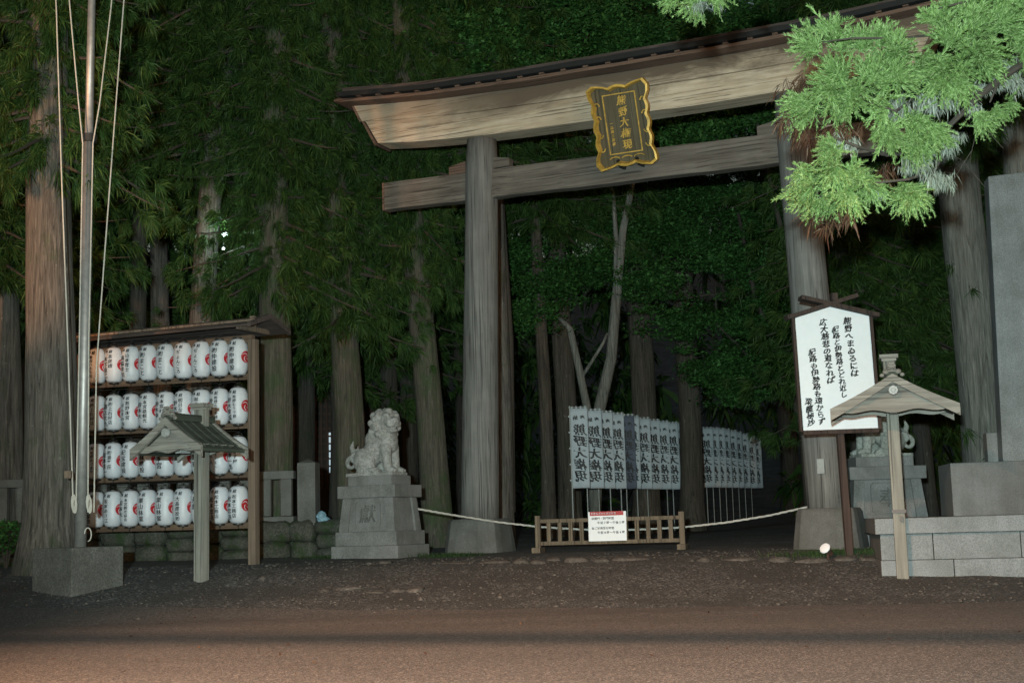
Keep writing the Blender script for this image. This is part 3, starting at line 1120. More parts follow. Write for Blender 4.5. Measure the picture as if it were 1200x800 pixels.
# ------------------------------------------------------------------ barrier, notice, rope
bL, bR = P(631, 640, 25.9), P(800, 636, 25.3)
bL.z, bR.z = gz(bL.x, bL.y), gz(bR.x, bR.y)
bd = bR - bL
bar_ = tag(empty('wooden_barrier', (bL + bR) / 2, math.atan2(bd.y, bd.x)), 'low slatted wooden barrier closing the path between the pillars', 'barrier')
hl = bd.length / 2
for s in (-1, 1):
    p = obj('post', MB().box((s * hl, 0, .33), (.10, .10, .72)), M['fencewood'], bar_, bev=.006)
    obj('foot', MB().box((s * hl, 0, .05), (.16, .5, .10)), M['fencewood'], p, bev=.006)
obj('rail', MB().box((0, 0, .585), (2 * hl - .1, .06, .07)), M['fencewood'], bar_, bev=.005)
obj('rail', MB().box((0, 0, .17), (2 * hl - .1, .06, .07)), M['fencewood'], bar_, bev=.005)
for i in range(12):
    x = -hl + (i + 1) * 2 * hl / 13
    obj('slat', MB().box((x, .0, .3775), (.075, .03, .345)), M['fencewood'], bar_)
Mb = RM(bar_)
nc = Mb @ Vector((hl * .0 - .02, -.075, .20))
nt_ = tag(empty('notice_sign', nc, math.atan2(bd.y, bd.x)), 'white notice with red heading and opening hours hung on the barrier', 'sign')
nt_.rotation_euler = (-.05, 0, math.atan2(bd.y, bd.x))
obj('panel', MB().box((0, 0, .26), (.71, .012, .54)), M['white'], nt_, bev=.002)
hd = obj('heading', MB().box((-.01, -.009, .495), (.63, .006, .075)), M['red'], nt_)
obj('lettering', letters([(ch, -.285 + i * .048, .495, .042) for i, ch in enumerate('熊野本宮大社参拝時間')],
                         lambda x, z, d: (x, -.0135, z), 0, 0, .008), M['white'], hd)
def hrow(t, x, z, s): return [(ch, x + i * s * 1.02, z, s) for i, ch in enumerate(t)]
it = hrow('◎開門・閉門時間', -.27, .405, .052) + hrow('午前7時～午後5時', -.16, .325, .056) + \
     hrow('◎ご祈祷受付時間', -.27, .225, .052) + hrow('午前8時～午後4時', -.16, .145, .056)
obj('lettering', letters(it, lambda x, z, d: (x, -.0085, z), 0, 0, .008), M['ink'], nt_)

rp = [P(490, 596, 25.2), P(530, 603, 25.6), P(580, 611, 26.1), P(632, 617, 26.3), P(680, 620, 26.2), P(740, 620.5, 26.1), P(800, 617.5, 25.8),
      P(850, 612, 25.5), P(900, 604, 25.2), P(945, 594, 24.8), P(982, 585.5, 23.75)]
mb = MB()
fine = []
for i in range(len(rp) - 1):
    for k in range(14): fine.append(rp[i].lerp(rp[i + 1], k / 14))
fine.append(rp[-1])
for ph in (0, 2.09, 4.19):
    mb.tube([p + Vector((0, .011 * math.cos(i * .8 + ph), .011 * math.sin(i * .8 + ph))) for i, p in enumerate(fine)], .009, 5)
tag(obj('rope', mb, M['ropew']), 'white twisted rope sagging from lion pedestal to the right pillar', 'rope')

# ------------------------------------------------------------------ guardian lions
def lion_mesh(mirror=1, turn=-.5):
    mb = MB()
    E = lambda c, r, R=None: mb.sphere((c[0], c[1] * mirror, c[2]), r, n=14, m=10, R=R)
    def cap(a, b, r0, r1, n_=8):
        for i in range(n_):
            t = i / (n_ - 1)
            E([a[k] + (b[k] - a[k]) * t for k in range(3)], r0 + (r1 - r0) * t)
    mb.box((-.06, 0, .03), (1.0, .6, .06))
    cap((-.27, 0, .30), (.12, 0, .66), .215, .235)          # slanting back
    E((.17, 0, .66), (.21, .23, .25)); E((.24, 0, .58), (.14, .19, .16))
    E((-.30, 0, .26), (.21, .22, .22))
    for s in (-1, 1):
        E((-.22, s * .19, .29), (.23, .12, .25)); E((-.10, s * .22, .20), (.13, .08, .12))
        cap((-.30, s * .22, .12), (-.08, s * .24, .09), .075, .065, 4)
        E((.00, s * .24, .10), (.13, .085, .065))
        cap((.22, s * .135, .52), (.25, s * .15, .30), .12, .092, 5)
        cap((.25, s * .15, .30), (.27, s * .15, .12), .09, .085, 4)
        E((.33, s * .15, .105), (.12, .085, .06))
        for q in (-.045, 0, .045):
            E((.43, s * .15 + q, .09), (.035, .025, .035)); E((.12, s * .24 + q, .09), (.035, .025, .035))
        # leg tufts
        for z in (.3, .38, .46): E((.15, s * .16, z), (.05, .04, .06))
        for k in range(3): E((-.36 + .05 * k, s * .24, .33 + .05 * k), (.05, .03, .045))
    E((.16, 0, .84), (.22, .23, .18)); E((.05, 0, .80), (.20, .22, .22)); E((-.06, 0, .68), (.22, .23, .22))
    HS = 1.22
    # head, turned
    hr = Matrix.Rotation(turn * mirror, 3, 'Z')
    hc = Vector((.17, 0, .99))
    def H(c, r, R=None):
        p = (hr @ Vector((c[0], c[1], c[2]))) * HS; p = p + hc
        r = tuple(q * HS for q in r) if hasattr(r, '__len__') else r * HS
        mb.sphere((p.x, p.y * mirror if mirror == 1 else p.y, p.z), r if not hasattr(r, '__len__') else r, n=12, m=8, R=hr)
    H((0, 0, .02), (.20, .185, .19)); H((.14, 0, -.0), (.13, .14, .095)); H((.225, 0, .015), (.06, .085, .05))
    H((.13, 0, -.125), (.12, .105, .045)); H((.20, 0, -.05), (.05, .13, .03))
    H((.245, 0, .04), (.035, .06, .035))
    for s in (-1, 1):
        H((.13, s * .085, .115), (.065, .06, .04)); H((.165, s * .075, .07), (.035, .035, .032))
        H((.22, s * .05, .03), (.035, .035, .03)); H((.20, s * .10, -.02), (.03, .035, .05))
        H((-.01, s * .16, .15), (.07, .035, .055)); H((.02, s * .175, .10), (.06, .04, .06))
    H((.06, 0, .19), (.07, .07, .045))
    # curled mane
    for ring, (rx_, rr, cnt) in enumerate(((-.02, .21, 11), (-.10, .22, 11), (-.16, .17, 9))):
        for k in range(cnt):
            a = 2 * math.pi * (k + ring * .5) / cnt
            H((rx_, rr * math.sin(a), rr * math.cos(a) * 1.0 - .03), .062 + .01 * math.sin(k * 3.1))
    for k in range(9):
        a = -1.25 + 2.5 * k / 8
        E((.14 - .22 * math.cos(a) * .4, .24 * math.sin(a), .80 - .05 * math.cos(a)), .065)
        E((.30 * math.cos(a * .8), .22 * math.sin(a), .76 - .06 * math.cos(a)), (.055, .055, .07))
        if k < 7:
            E((-.08 - .03 * k * .5, .16 * math.sin(a * 1.2), .80 - .03 * k), .06)
    for k in range(5): E((-.13 - .05 * k, 0, .76 - .07 * k), (.05, .045, .06))
    # flame tail
    def curl(c, r, a0, a1, t0, t1, n_=16):
        for i in range(n_):
            t = i / (n_ - 1); a = a0 + (a1 - a0) * t; q = r * (1 - .55 * t)
            E((c[0] + q * math.cos(a), c[1], c[2] + q * math.sin(a)), (t0 + (t1 - t0) * t,) * 3)
    cap((-.44, 0, .20), (-.52, 0, .40), .085, .09, 5)
    curl((-.60, 0, .26), .13, .8, 6.0, .055, .03); curl((-.56, .07, .42), .10, 0, 5.0, .045, .03); curl((-.50, -.07, .34), .10, .5, 5, .045, .03)
    cap((-.53, 0, .42), (-.60, 0, .56), .07, .045, 5); cap((-.60, 0, .56), (-.56, 0, .68), .045, .018, 5)
    cap((-.50, .05, .40), (-.49, .05, .58), .05, .018, 5)
    me = mesh_from('lion_body', mb)
    o = bpy.data.objects.new('tmp', me); COL.objects.link(o)
    r = o.modifiers.new('r', 'REMESH'); r.mode = 'VOXEL'; r.voxel_size = .014
    s = o.modifiers.new('s', 'SMOOTH'); s.iterations = 2; s.factor = .5
    bpy.context.view_layer.update()
    m2 = bpy.data.meshes.new_from_object(o.evaluated_get(bpy.context.evaluated_depsgraph_get()))
    m2.shade_smooth()
    bpy.data.objects.remove(o); bpy.data.meshes.remove(me)
    return m2

def pedestal(t, w, d, ph, kanji, mat, hbase):
    """stepped granite pedestal: two base courses, battered die with a framed panel, cap, plinth"""
    o = []
    z = 0
    obj('base_course', MB().box((0, 0, .05), (w * 1.22, d * 1.24, .34)), mat, t, bev=.012)
    obj('base_course', MB().box((0, 0, .22 + .13), (w * 1.12, d * 1.12, .26)), mat, t, bev=.012)
    zd0, zd1 = .48, .48 + ph
    die = obj('die', MB().box((0, 0, (zd0 + zd1) / 2), (w * .96, d * .96, ph), taper=.9), mat, t, bev=.008)
    # corner posts of the die and the sunk panel
    bt_ = MB()
    for s in (-1, 1):
        for q in (-1, 1):
            vs_ = MB().box((0, 0, 0), (.20, .20, ph), taper=.92)
            m_ = Matrix.Translation((s * (w * .48 - .085), q * (d * .48 - .085), (zd0 + zd1) / 2)) @ Matrix(((1, 0, -s * w * .024 * 2 / ph, 0), (0, 1, -q * d * .024 * 2 / ph, 0), (0, 0, 1, 0), (0, 0, 0, 1)))
            obj('corner_post', MB().add(np.concatenate(vs_.v), vs_.f, m_), mat, die, bev=.006)
    sl_ = w * .048 / ph
    fr_ = MB()
    pw, pz0, pz1 = w * .24, zd0 + .07, zd1 - .05
    def front(x, z, dd): return (x, -(d * .48) + (z - zd0) / ph * d * .048 - dd, z)
    pol = [(-pw, pz0 + .04), (-pw + .04, pz0), (pw - .04, pz0), (pw, pz0 + .04), (pw, pz1 - .04), (pw - .04, pz1), (-pw + .04, pz1), (-pw, pz1 - .04)]
    k = len(pol)
    vs = [front(x, z, .022) for x, z in pol] + [front(x * .93, (z - (pz0 + pz1) / 2) * .93 + (pz0 + pz1) / 2, .022) for x, z in pol] + \
         [front(x * .93, (z - (pz0 + pz1) / 2) * .93 + (pz0 + pz1) / 2, .004) for x, z in pol] + [front(x, z, -.01) for x, z in pol]
    fs = []
    for i in range(k):
        j = (i + 1) % k
        fs += [(i, j, j + k, i + k), (i + k, j + k, j + 2 * k, i + 2 * k), (i + 3 * k, j + 3 * k, j, i)]
    fr_.add(vs, fs)
    pn = obj('panel_frame', fr_, mat, die)
    lm = letters([(kanji, 0, (pz0 + pz1) / 2, min(.36, (pz1 - pz0) * .8))], lambda x, z, dd: front(x, z, .002 + dd), .022, .3, 0)
    obj('carved_character', lm, M['granited'], die)
    obj('cap', MB().box((0, 0, zd1 + .115), (w * 1.06, d * 1.06, .23)), mat, t, bev=.012)
    obj('plinth', MB().box((0, 0, zd1 + .23 + .09), (w * .80, d * .76, .18)), mat, t, bev=.01)
    return zd1 + .41

def lion_thing(name_c, u, v, Y, rz, mirror, kanji, mat, matp, lab1, lab2, w, ph, ls, lrz, hfac=1):
    b = P(u, v, Y); b.z = gz(b.x, b.y)
    t = tag(empty('stone_pedestal', b, rz), lab1, 'pedestal')
    zt = pedestal(t, w, w * .8, ph, kanji, matp, 0)
    me = lion_mesh(mirror)
    me.materials.append(mat)
    l = obj('guardian_lion', me, None)
    l.location = (b.x, b.y, b.z + zt + .001)
    l.rotation_euler = (0, 0, lrz)
    l.scale = (ls, ls, ls)
    tag(l, lab2, 'lion statue', 'stone guardian lions')
    return t, l, zt
pA = P(428, 571, 25.9); gA = gz(pA.x, 25.9)
A1 = lion_thing('a', 446, 640, 25.9, math.radians(-26), 1, '獻', M['lion'], M['granite'],
                'stepped granite pedestal with carved character under the seated stone lion on the left',
                'pale seated stone guardian lion with curled mane on the left pedestal', 1.18, .62, 1.0, math.radians(-24))
A2 = lion_thing('b', 1035, 632, 24.9, math.radians(2), -1, '奉', M['lionold'], M['granite'],
                'stone pedestal half hidden behind the roofed post on the right',
                'old stone guardian lion half hidden behind the poem board', 1.30, .68, .98, math.radians(180 + 8))

# ------------------------------------------------------------------ stone monument at right
mb0 = G(1031, 674)
Yp = mb0.y
plat = tag(empty('stone_platform', (mb0.x, Yp, mb0.z), -.19), 'long low granite block platform carrying the monument at the right edge', 'platform')
zt = P(1034, 626, Yp).z - mb0.z
zc = P(1030, 607.5, Yp - .05).z - mb0.z
x0 = .03
zm = zt * .36
for i, (a, b) in enumerate(((x0, 1.05), (1.06, 2.3), (2.31, 3.6), (3.61, 4.8))):
    obj('lower_block', MB().box(((a + b) / 2, 1.3, zm / 2 - .1), (b - a, 2.6, zm + .2 - .004)), M['granite2'], plat, bev=.006)
for i, (a, b) in enumerate(((x0 + .01, .78), (.79, 2.0), (2.01, 3.2), (3.21, 4.79))):
    obj('upper_block', MB().box(((a + b) / 2, 1.305, (zm + zt) / 2), (b - a, 2.57, zt - zm - .004)), M['granite2'], plat, bev=.006)
obj('coping', MB().box((2.40, 1.30, (zt + zc) / 2 + .002), (4.86, 2.72, zc - zt)), M['granite2'], plat, bev=.01)
my = Yp + .75
def mpt(u, v, y): q = P(u, v, y); return (q.x, q.z)
mon = tag(empty('stone_monument', (P(1160, 600, my).x, my, mb0.z + zc), -.15), 'tall grey stone monument slab on a dark block at the right edge', 'monument')
bx0 = mpt(1119, 604, my)[0] - mon.location.x
bz1 = mpt(1119, 542, my)[1] - mon.location.z
obj('base_block', MB().box((bx0 + 1.5, .6, bz1 / 2 + .001), (3.0, 1.2, bz1)), M['polished'], mon, bev=.008)
sy = my + .25
sx0, sx1 = mpt(1171.5, 540, sy)[0] - mon.location.x, mpt(1154, 208, sy)[0] - mon.location.x
sz0, sz1 = bz1 + .002, mpt(1154, 208, sy)[1] - mon.location.z
perspx = (mpt(1165, 208, sy)[0] - mpt(1165, 540, sy)[0])
sw = 1.9
mbx = MB()
vs = []
for yq in (.25, .62):
    vs += [(sx0, yq, sz0), (sx0 + sw, yq, sz0), (sx1 + sw - .1, yq, sz1 + .12), (sx1, yq, sz1)]
mbx.add(vs, [(0, 1, 2, 3), (7, 6, 5, 4), (0, 4, 5, 1), (1, 5, 6, 2), (2, 6, 7, 3), (3, 7, 4, 0)])
obj('slab', mbx, M['granite2'], mon, bev=.012)
ly = letters(column('熊野大権現', 0, 0, .34, 1.1), lambda x, z, d: (sx0 + .42 + x, .247, z + sz1 - 1.9), 0, .9, .02)
qx0, qx1 = mpt(1151.5, 540, sy + .35)[0] - mon.location.x, sx0 + .3
obj('side_block', MB().box(((qx0 + qx1) / 2, .80, bz1 + .24), (qx1 - qx0, .30, .48)), M['granite'], mon, bev=.01)
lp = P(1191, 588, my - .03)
lt = tag(empty('stone_glint', (lp.x, my - .005, lp.z)), 'small oval white glint on the dark monument base, made as a glowing disc', 'lamp')
obj('glint_rim', MB().sphere((0, -.012, 0), (.10, .012, .036), n=20, m=10), M['grey'], lt)
obj('lens', MB().sphere((0, -.02, 0), (.085, .016, .025), n=20, m=10), M['glint'], lt)  # bright core of the reflected glint, glowing by itself; no lamp stands here

# ------------------------------------------------------------------ stone fence on its mossy wall
w0, w1 = P(-40, 600, 27.6), P(382, 600, 26.9)
wd = w1 - w0; wd.z = 0
wz = gz(w1.x, w1.y)
wallt = tag(empty('stone_wall', (w0.x, w0.y, wz), math.atan2(wd.y, wd.x)), 'mossy dry stone retaining wall under the stone fence', 'wall')
WL = wd.length
ztopw = P(360, 611, 26.9).z - wz
mb = MB()
x = 0
while x < WL + .05:
    w = rnd.uniform(.45, .8)
    zz_ = -.1
    rows = rnd.choice([2, 2, 3])
    hh = (ztopw + .12) / rows
    for r_ in range(rows):
        ww = w * rnd.uniform(.92, 1.1)
        n_, m_ = 14, 10
        vs, fs = [], []
        sd = rnd.random() * 50
        for i in range(m_ + 1):
            ph = math.pi * i / m_
            for j in range(n_):
                th = 2 * math.pi * j / n_
                dx, dy, dz = math.sin(ph) * math.cos(th), math.sin(ph) * math.sin(th), math.cos(ph)
                q = 1 / (abs(dx) ** 4 + abs(dy) ** 4 + abs(dz) ** 4) ** .25
                q *= 1 + .07 * math.sin(dx * 6 + sd) + .06 * math.sin(dy * 7 + dz * 5 + sd)
                vs.append((x + w / 2 + dx * q * ww * .52, .30 + dy * q * .34, zz_ + hh / 2 + dz * q * hh * .54))
        for i in range(m_):
            for j in range(n_):
                j2 = (j + 1) % n_
                fs.append((i * n_ + j, (i + 1) * n_ + j, (i + 1) * n_ + j2, i * n_ + j2))
        mb.add(vs, fs)
        zz_ += hh
    x += w
obj('boulders', mb, M['mossrock'], wallt, smooth=True)
wallt_fill = obj('earth_fill', MB().box((WL / 2, .95, ztopw / 2 - .06), (WL, 1.0, ztopw)), M['mossrock'], wallt)
fence = tag(empty('stone_fence', (w0.x, w0.y, wz + ztopw + .0), math.atan2(wd.y, wd.x)), 'grey stone post fence on the mossy wall behind the lanterns', 'fence')
FH = P(320, 553, 27).z - fence.location.z
obj('base_rail', MB().box((WL / 2 - .35, .32, .05), (WL - .7, .26, .14)), M['granited'], fence, bev=.01)
obj('top_rail', MB().box((WL / 2 - .35, .32, FH - .05), (WL - .7, .22, .16)), M['granited'], fence, bev=.01)
x = .2
while x < WL - .55:
    obj('baluster', MB().box((x, .32, FH / 2), (.22, .14, FH - .26)), M['granited'], fence, bev=.01)
    x += .42
eh = P(352, 540, 26.9).z - fence.location.z
ep = MB().box((WL - .42, .32, eh / 2 - .05), (.36, .40, eh + .04))
ep.add([(WL - .60, .12, eh - .03), (WL - .24, .12, eh - .03), (WL - .24, .52, eh - .03), (WL - .60, .52, eh - .03), (WL - .42, .32, eh + .06)],
       [(0, 1, 4), (1, 2, 4), (2, 3, 4), (3, 0, 4)])
obj('end_post', ep, M['granited'], fence)
bgp = P(373, 606, 26.6)
mb = MB()
mb.sphere((0, 0, .10), (.10, .08, .12), n=12, m=8); mb.sphere((.07, -.02, .05), (.12, .07, .05), n=12, m=8)
v_ = np.concatenate(mb.v); v_ += rng.normal(0, .012, v_.shape); mb.v = [v_]
tag(obj('plastic_bag', mb, M['bluecloth']), 'small crumpled pale blue bag beside the stone fence end post', 'bag').location = (bgp.x, 27.05, wz + ztopw - .02)

# ------------------------------------------------------------------ banners behind the gate
def banner(u, vtop, vbot, Y, w, label, group, rz, dark=False):
    p = P(u, (vtop + vbot) / 2, Y)
    zt_, zb_ = P(u, vtop, Y).z, P(u, vbot, Y).z
    g = gz(p.x, Y)
    t = tag(empty('banner', (p.x, Y, g), rz), label, 'banner', group)
    H = zt_ - zb_
    sc_ = H / 1.8
    ph0 = rnd.uniform(0, 6)
    def wave(x, z):
        return .030 * math.sin(x * 12 + ph0 + z) * (1 - (z - (zb_ - g)) / H * .5) + .012 * math.sin(z * 3 + ph0)
    pl = MB().tube([(0, 0, 0), (0, 0, zt_ - g + .06)], .014 * sc_, 6).tube([(-.03, 0, zt_ - g + .025), (w, 0, zt_ - g + .025)], .009 * sc_, 6)
    obj('pole', pl, M['grey'], t)
    nx, nz = 12, 16
    vs, fs = [], []
    for s in (0, 1):
        for i in range(nx + 1):
            for j in range(nz + 1):
                x, z = w * i / nx, zb_ - g + H * j / nz
                vs.append((x, wave(x, z) + s * .004, z))
    o_ = (nx + 1) * (nz + 1)
    for i in range(nx):
        for j in range(nz):
            a = i * (nz + 1) + j
            fs += [(a, a + nz + 1, a + nz + 2, a + 1), (a + o_, a + 1 + o_, a + nz + 2 + o_, a + nz + 1 + o_)]
    for i in range(nx):
        for j in (0, nz):
            a = i * (nz + 1) + j
            fs.append((a, a + o_, a + nz + 1 + o_, a + nz + 1) if j else (a, a + nz + 1, a + nz + 1 + o_, a + o_))
    for j in range(nz):
        for i in (0, nx):
            a = i * (nz + 1) + j
            fs.append((a, a + 1, a + 1 + o_, a + o_))
    obj('cloth', MB().add(vs, fs), M['clothd'] if dark else M['cloth'], t, smooth=True)
    tb = MB()
    for k in range(4): tb.box((w * (k + .5) / 4, .002, zt_ - g + .018), (.035, .012, .055))
    for k in range(5): tb.box((-.015, .002, zb_ - g + H * (k + .5) / 5), (.05, .012, .035))
    obj('loops', tb, M['cloth'], t)
    # the dyed characters show mirrored from behind: text faces +y
    s = min(w * .70, H * .150)
    it = [(c_, -(w * .5) - 0, 0, s) for c_ in '']
    zt2 = zt_ - g
    it = [('奉', w * .30, zt2 - H * .12, s * .42), ('納', w * .70, zt2 - H * .12, s * .42)]
    # x measured from the far side, so flip below
    it += [(c_, w * .48, zt2 - H * (.27 + .145 * k), s, 1.05) for k, c_ in enumerate('熊野大権現')]
    it += [(c_, w * .12, zt2 - H * (.34 + .035 * k), s * .17) for k, c_ in enumerate('家内安全')]
    def fn(x, z, d):
        xx = w - x
        return (xx, wave(xx, z) + (-.003 if d else .007), z)
    obj('lettering', letters(it, fn, 1, .9, .03), M['ink'], t)
    return t
G1 = 'white nobori banners nearer the gate'
us = [669, 686.5, 700, 713.5, 726, 732.5, 745, 757, 768, 780, 787]
for i, u in enumerate(us):
    q = (u - 669) / (787 - 669)
    first = u < 730
    vt = 478.5 + (u - 669) * .15 if first else 489 + (u - 732) * .15
    Y = 30.6 + 7.5 * q
    banner(u, vt, 572 + q * 1.5, Y, .40, f"white nobori banner with mirrored brush characters, nearer group, {ORD[i]} from left", G1,
           math.radians(-8 + rnd.uniform(-20, 16)), dark=(i == 4))
G2 = 'white nobori banners farther down the path'
for i in range(9):
    q = i / 8
    u = 819 + 60 * q
    banner(u, 502 + 12 * q * q + 1 * q, 571 + q, 41.5 + 9 * q, .46, f"dim white nobori banner farther down the path, {ORD[i]} from left", G2,
           math.radians(-14 + rnd.uniform(-20, 16)))

# ------------------------------------------------------------------ stone lantern behind the banners, spotlight, distant lamp, lattice
b = ground_under(757, 41.5)
sl_t = tag(empty('stone_lantern', b), 'mossy stone lantern half hidden behind the white banners', 'stone lantern')
obj('pedestal', MB().lathe([(.5, -.1), (.5, .25), (.38, .32), (.30, .4), (.18, .5), (.16, 1.2), (.2, 1.3), (.42, 1.45), (.42, 1.58)], 6), M['mossrock'], sl_t)
obj('light_box', MB().box((0, 0, 1.78), (.44, .44, .4)), M['mossrock'], sl_t, bev=.02)
obj('cap_stone', MB().lathe([(.55, 1.98), (.58, 2.04), (.3, 2.25), (.12, 2.36), (.10, 2.42), (.16, 2.5), (.14, 2.6), (.02, 2.72)], 6), M['mossrock'], sl_t)

sp_ = G(968, 655)
spt = tag(empty('ground_spotlight', (sp_.x, sp_.y, sp_.z + .16), math.radians(20)), 'small ground spotlight with white face and brown body near the board post', 'spotlight')
Ms = Matrix.Rotation(math.radians(-62), 4, 'Y')
Ms = Matrix.Rotation(math.radians(25), 4, 'X') @ Matrix.Rotation(math.radians(-50), 4, 'Y') @ Matrix.Scale(.7, 4)
obj('body', MB().lathe([(.055, -.22), (.07, -.21), (.075, -.02), (.10, 0), (.10, .02)], 16, Ms), M['brown'], spt, smooth=False)
obj('lens', MB().lathe([(.125, .0), (.13, .02), (.115, .05), (.05, .06)], 18, Ms), M['white'], spt)
obj('stake', MB().tube([(0.03, 0, -.05), (0.06, 0, -.30)], .02, 6), M['brown'], spt)

dl = P(263, 275, 28.9)
dlt = tag(empty('lamp', (dl.x, 28.9, dl.z)), 'small white lamp glowing beside the leaning cedar trunk', 'lamp')
obj('arm', MB().tube([(-.55, 1.3, -.1), (-.2, .5, .06), (0, .05, .05)], .025, 8), M['black'], dlt)
obj('lamp_head', MB().sphere((0, -.02, 0), (.06, .05, .055), n=12, m=8), M['lit'], dlt)
obj('lower_lamp', MB().sphere((-.02, -.02, -.31), (.026, .026, .022), n=12, m=8), M['lit'], dlt)
obj('cable', MB().tube([(0, .0, -.05), (-.02, 0, -.28)], .012, 5), M['black'], dlt)
ll = bpy.data.lights.new('lamp_glow', 'POINT'); ll.energy = 30; ll.color = (.7, 1, .9); ll.shadow_soft_size = .1
lo = bpy.data.objects.new('lamp_glow', ll); COL.objects.link(lo); lo.parent = dlt; lo.location = (0, -.2, 0)

lb = P(372, 520, 40)
lat = tag(empty('lattice_building', (lb.x, 40, gz(lb.x, 40))), 'dark timber lattice building glimpsed behind the left trees', 'building')
hz = lb.z - lat.location.z + 1.6
obj('wall', MB().box((0, .5, hz / 2), (4.2, .2, hz)), M['darkwall'], lat)
obj('lit_window', MB().box((.32, .38, hz - 1.6 - .25), (.07, .02, 1.2)), M['litw'], lat)
mb = MB()
for i in range(26):
    mb.box((-2.0 + i * .16, .28, hz / 2 + .6), (.05, .04, hz - 1.2))
for z in np.arange(hz - 2.9, hz, .22): mb.box((0, .32, z), (4.1, .03, .05))
obj('lattice', mb, M['darkwood'], lat)
obj('roof', MB().box((0, .2, hz + .06), (5, 1.8, .12)).box((0, .5, hz + .18), (5, 1.0, .12)), M['roofdark'], lat)

# ------------------------------------------------------------------ kerb stones
def rock_mesh(sx, sy, sz, sd):
    r = random.Random(sd)
    n_, m_ = 12, 8
    vs, fs = [], []
    a, b_, c = r.uniform(0, 9), r.uniform(0, 9), r.uniform(0, 9)
    for i in range(m_ + 1):
        ph = math.pi * i / m_
        for j in range(n_):
            th = 2 * math.pi * j / n_
            dx, dy, dz = math.sin(ph) * math.cos(th), math.sin(ph) * math.sin(th), math.cos(ph)
            q = 1 / (abs(dx) ** 3.5 + abs(dy) ** 3.5 + abs(dz) ** 3.5) ** (1 / 3.5)
            q *= 1 + .09 * math.sin(dx * 5 + a) + .08 * math.sin(dy * 6 + dz * 4 + b_) + .05 * math.sin(dx * 11 + dz * 9 + c)
            vs.append((dx * q * sx, dy * q * sy, dz * q * sz))
    for i in range(m_):
        for j in range(n_):
            j2 = (j + 1) % n_
            fs.append((i * n_ + j, (i + 1) * n_ + j, (i + 1) * n_ + j2, i * n_ + j2))
    return mesh_from('kerb_stone', MB().add(vs, fs), True)
def stones(u0, u1, v, gname, base, n_, jit=2, sz=.10):
    rr_ = random.Random(int(u0))
    ws = [rr_.uniform(.5, 1.6) for _ in range(n_)]; sw_ = sum(ws)
    pos = []
    u = u0
    for k in range(n_):
        w = (u1 - u0) * ws[k] / sw_
        g = G(u + w / 2, v + rnd.uniform(-jit, jit))
        sx = w * g.y / FPX / 2 * rnd.uniform(.7, 1.1)
        me = rock_mesh(sx, .16, sz * rnd.uniform(.5, 1.0), k * 3 + int(u0))
        me.materials.append(M['edge'])
        o = obj('kerb_stone', me, None)
        o.location = (g.x, g.y + .1, g.z - .01 + rnd.uniform(-.02, .015))
        o.rotation_euler = (rnd.uniform(-.1, .1), rnd.uniform(-.06, .06), rnd.uniform(-.2, .2))
        tag(o, f"{base}, {ORD[k]} from left", 'kerb stone', gname)
        u += w
stones(640, 1030, 657, 'kerb stones along the terrace edge', 'low rough kerb stone at the terrace edge before the gate', 11, 1, .075)
stones(395, 640, 660, 'kerb stones left of the barrier', 'flat earthy kerb stone left of the barrier', 8, 1, .06)
stones(372, 500, 692, 'brown stones in the gravel slope', 'brown flat stone in the gravel slope by the road', 5, 1.5, .055)

# ------------------------------------------------------------------ small plants
def blades(cx, cy, n_, sp, h, seed, zf=gz):
    r = np.random.default_rng(seed)
    mb = MB()
    for k in range(n_):
        x, y = cx + r.normal(0, sp[0]), cy + r.normal(0, sp[1])
        z = zf(x, y) - .01
        a = r.uniform(0, 6.28); hh = h * r.uniform(.5, 1.2); l = r.uniform(.1, .5) * hh
        w = .006
        dx, dy = math.cos(a), math.sin(a)
        mb.add([(x - dy * w, y + dx * w, z), (x + dy * w, y - dx * w, z), (x + dx * l * .5, y + dy * l * .5, z + hh * .7), (x + dx * l, y + dy * l, z + hh)],
               [(0, 1, 2), (0, 2, 3)])
    return mb
for (u, v, n_, sp, lab) in ((430, 653, 1500, (.55, .10), 'grass'), (1000, 648, 1600, (.55, .16), 'grass'), (530, 652, 500, (.3, .1), 'grass'),
                            (40, 662, 700, (.5, .2), 'grass')):
    g = G(u, v)
    tag(obj('grass', blades(g.x, g.y, n_, sp, .09, u), M['grass']), 'short dark green grass at the foot of the stones', 'grass', kind='stuff')
def shrub(u, v, Y, r_, n_, label, seed):
    p = P(u, v, Y)
    t = tag(empty('shrub', (p.x, Y, gz(p.x, Y))), label, 'shrub')
    r = np.random.default_rng(seed)
    mb = MB()
    cz = p.z - t.location.z
    for k in range(n_):
        d = r.normal(0, 1, 3); d /= np.linalg.norm(d); d *= r_ * r.uniform(.4, 1) ** .5
        c = np.array([0, 0, cz]) + d * [1, .8, .8]
        leaf(mb, c, r, .05)
    obj('foliage', mb, M['leaf'], t)
    st = MB()
    for k in range(6):
        a = k * 1.05
        st.tube([(0, 0, -.05), (.2 * r_ * math.cos(a), .2 * r_ * math.sin(a), cz * .6), (.7 * r_ * math.cos(a), .6 * r_ * math.sin(a), cz)], [.02, .014, .006], 5)
    obj('stem', st, M['twig'], t)
def leaf(mb, c, r, s):
    a = r.normal(0, 1, 3); a[2] *= .5; a /= np.linalg.norm(a)
    b_ = np.cross(a, r.normal(0, 1, 3) * [.5, .5, 1] + [0, 0, 1]); b_ /= np.linalg.norm(b_) + 1e-9
    s = s * r.uniform(.6, 1.2)
    mb.add([c - a * s, c + b_ * s * .45, c + a * s, c - b_ * s * .45], [(0, 1, 2, 3)])
shrub(8, 628, 25.6, .40, 900, 'dark leafy shrub at the far left foot of the wall', 3)

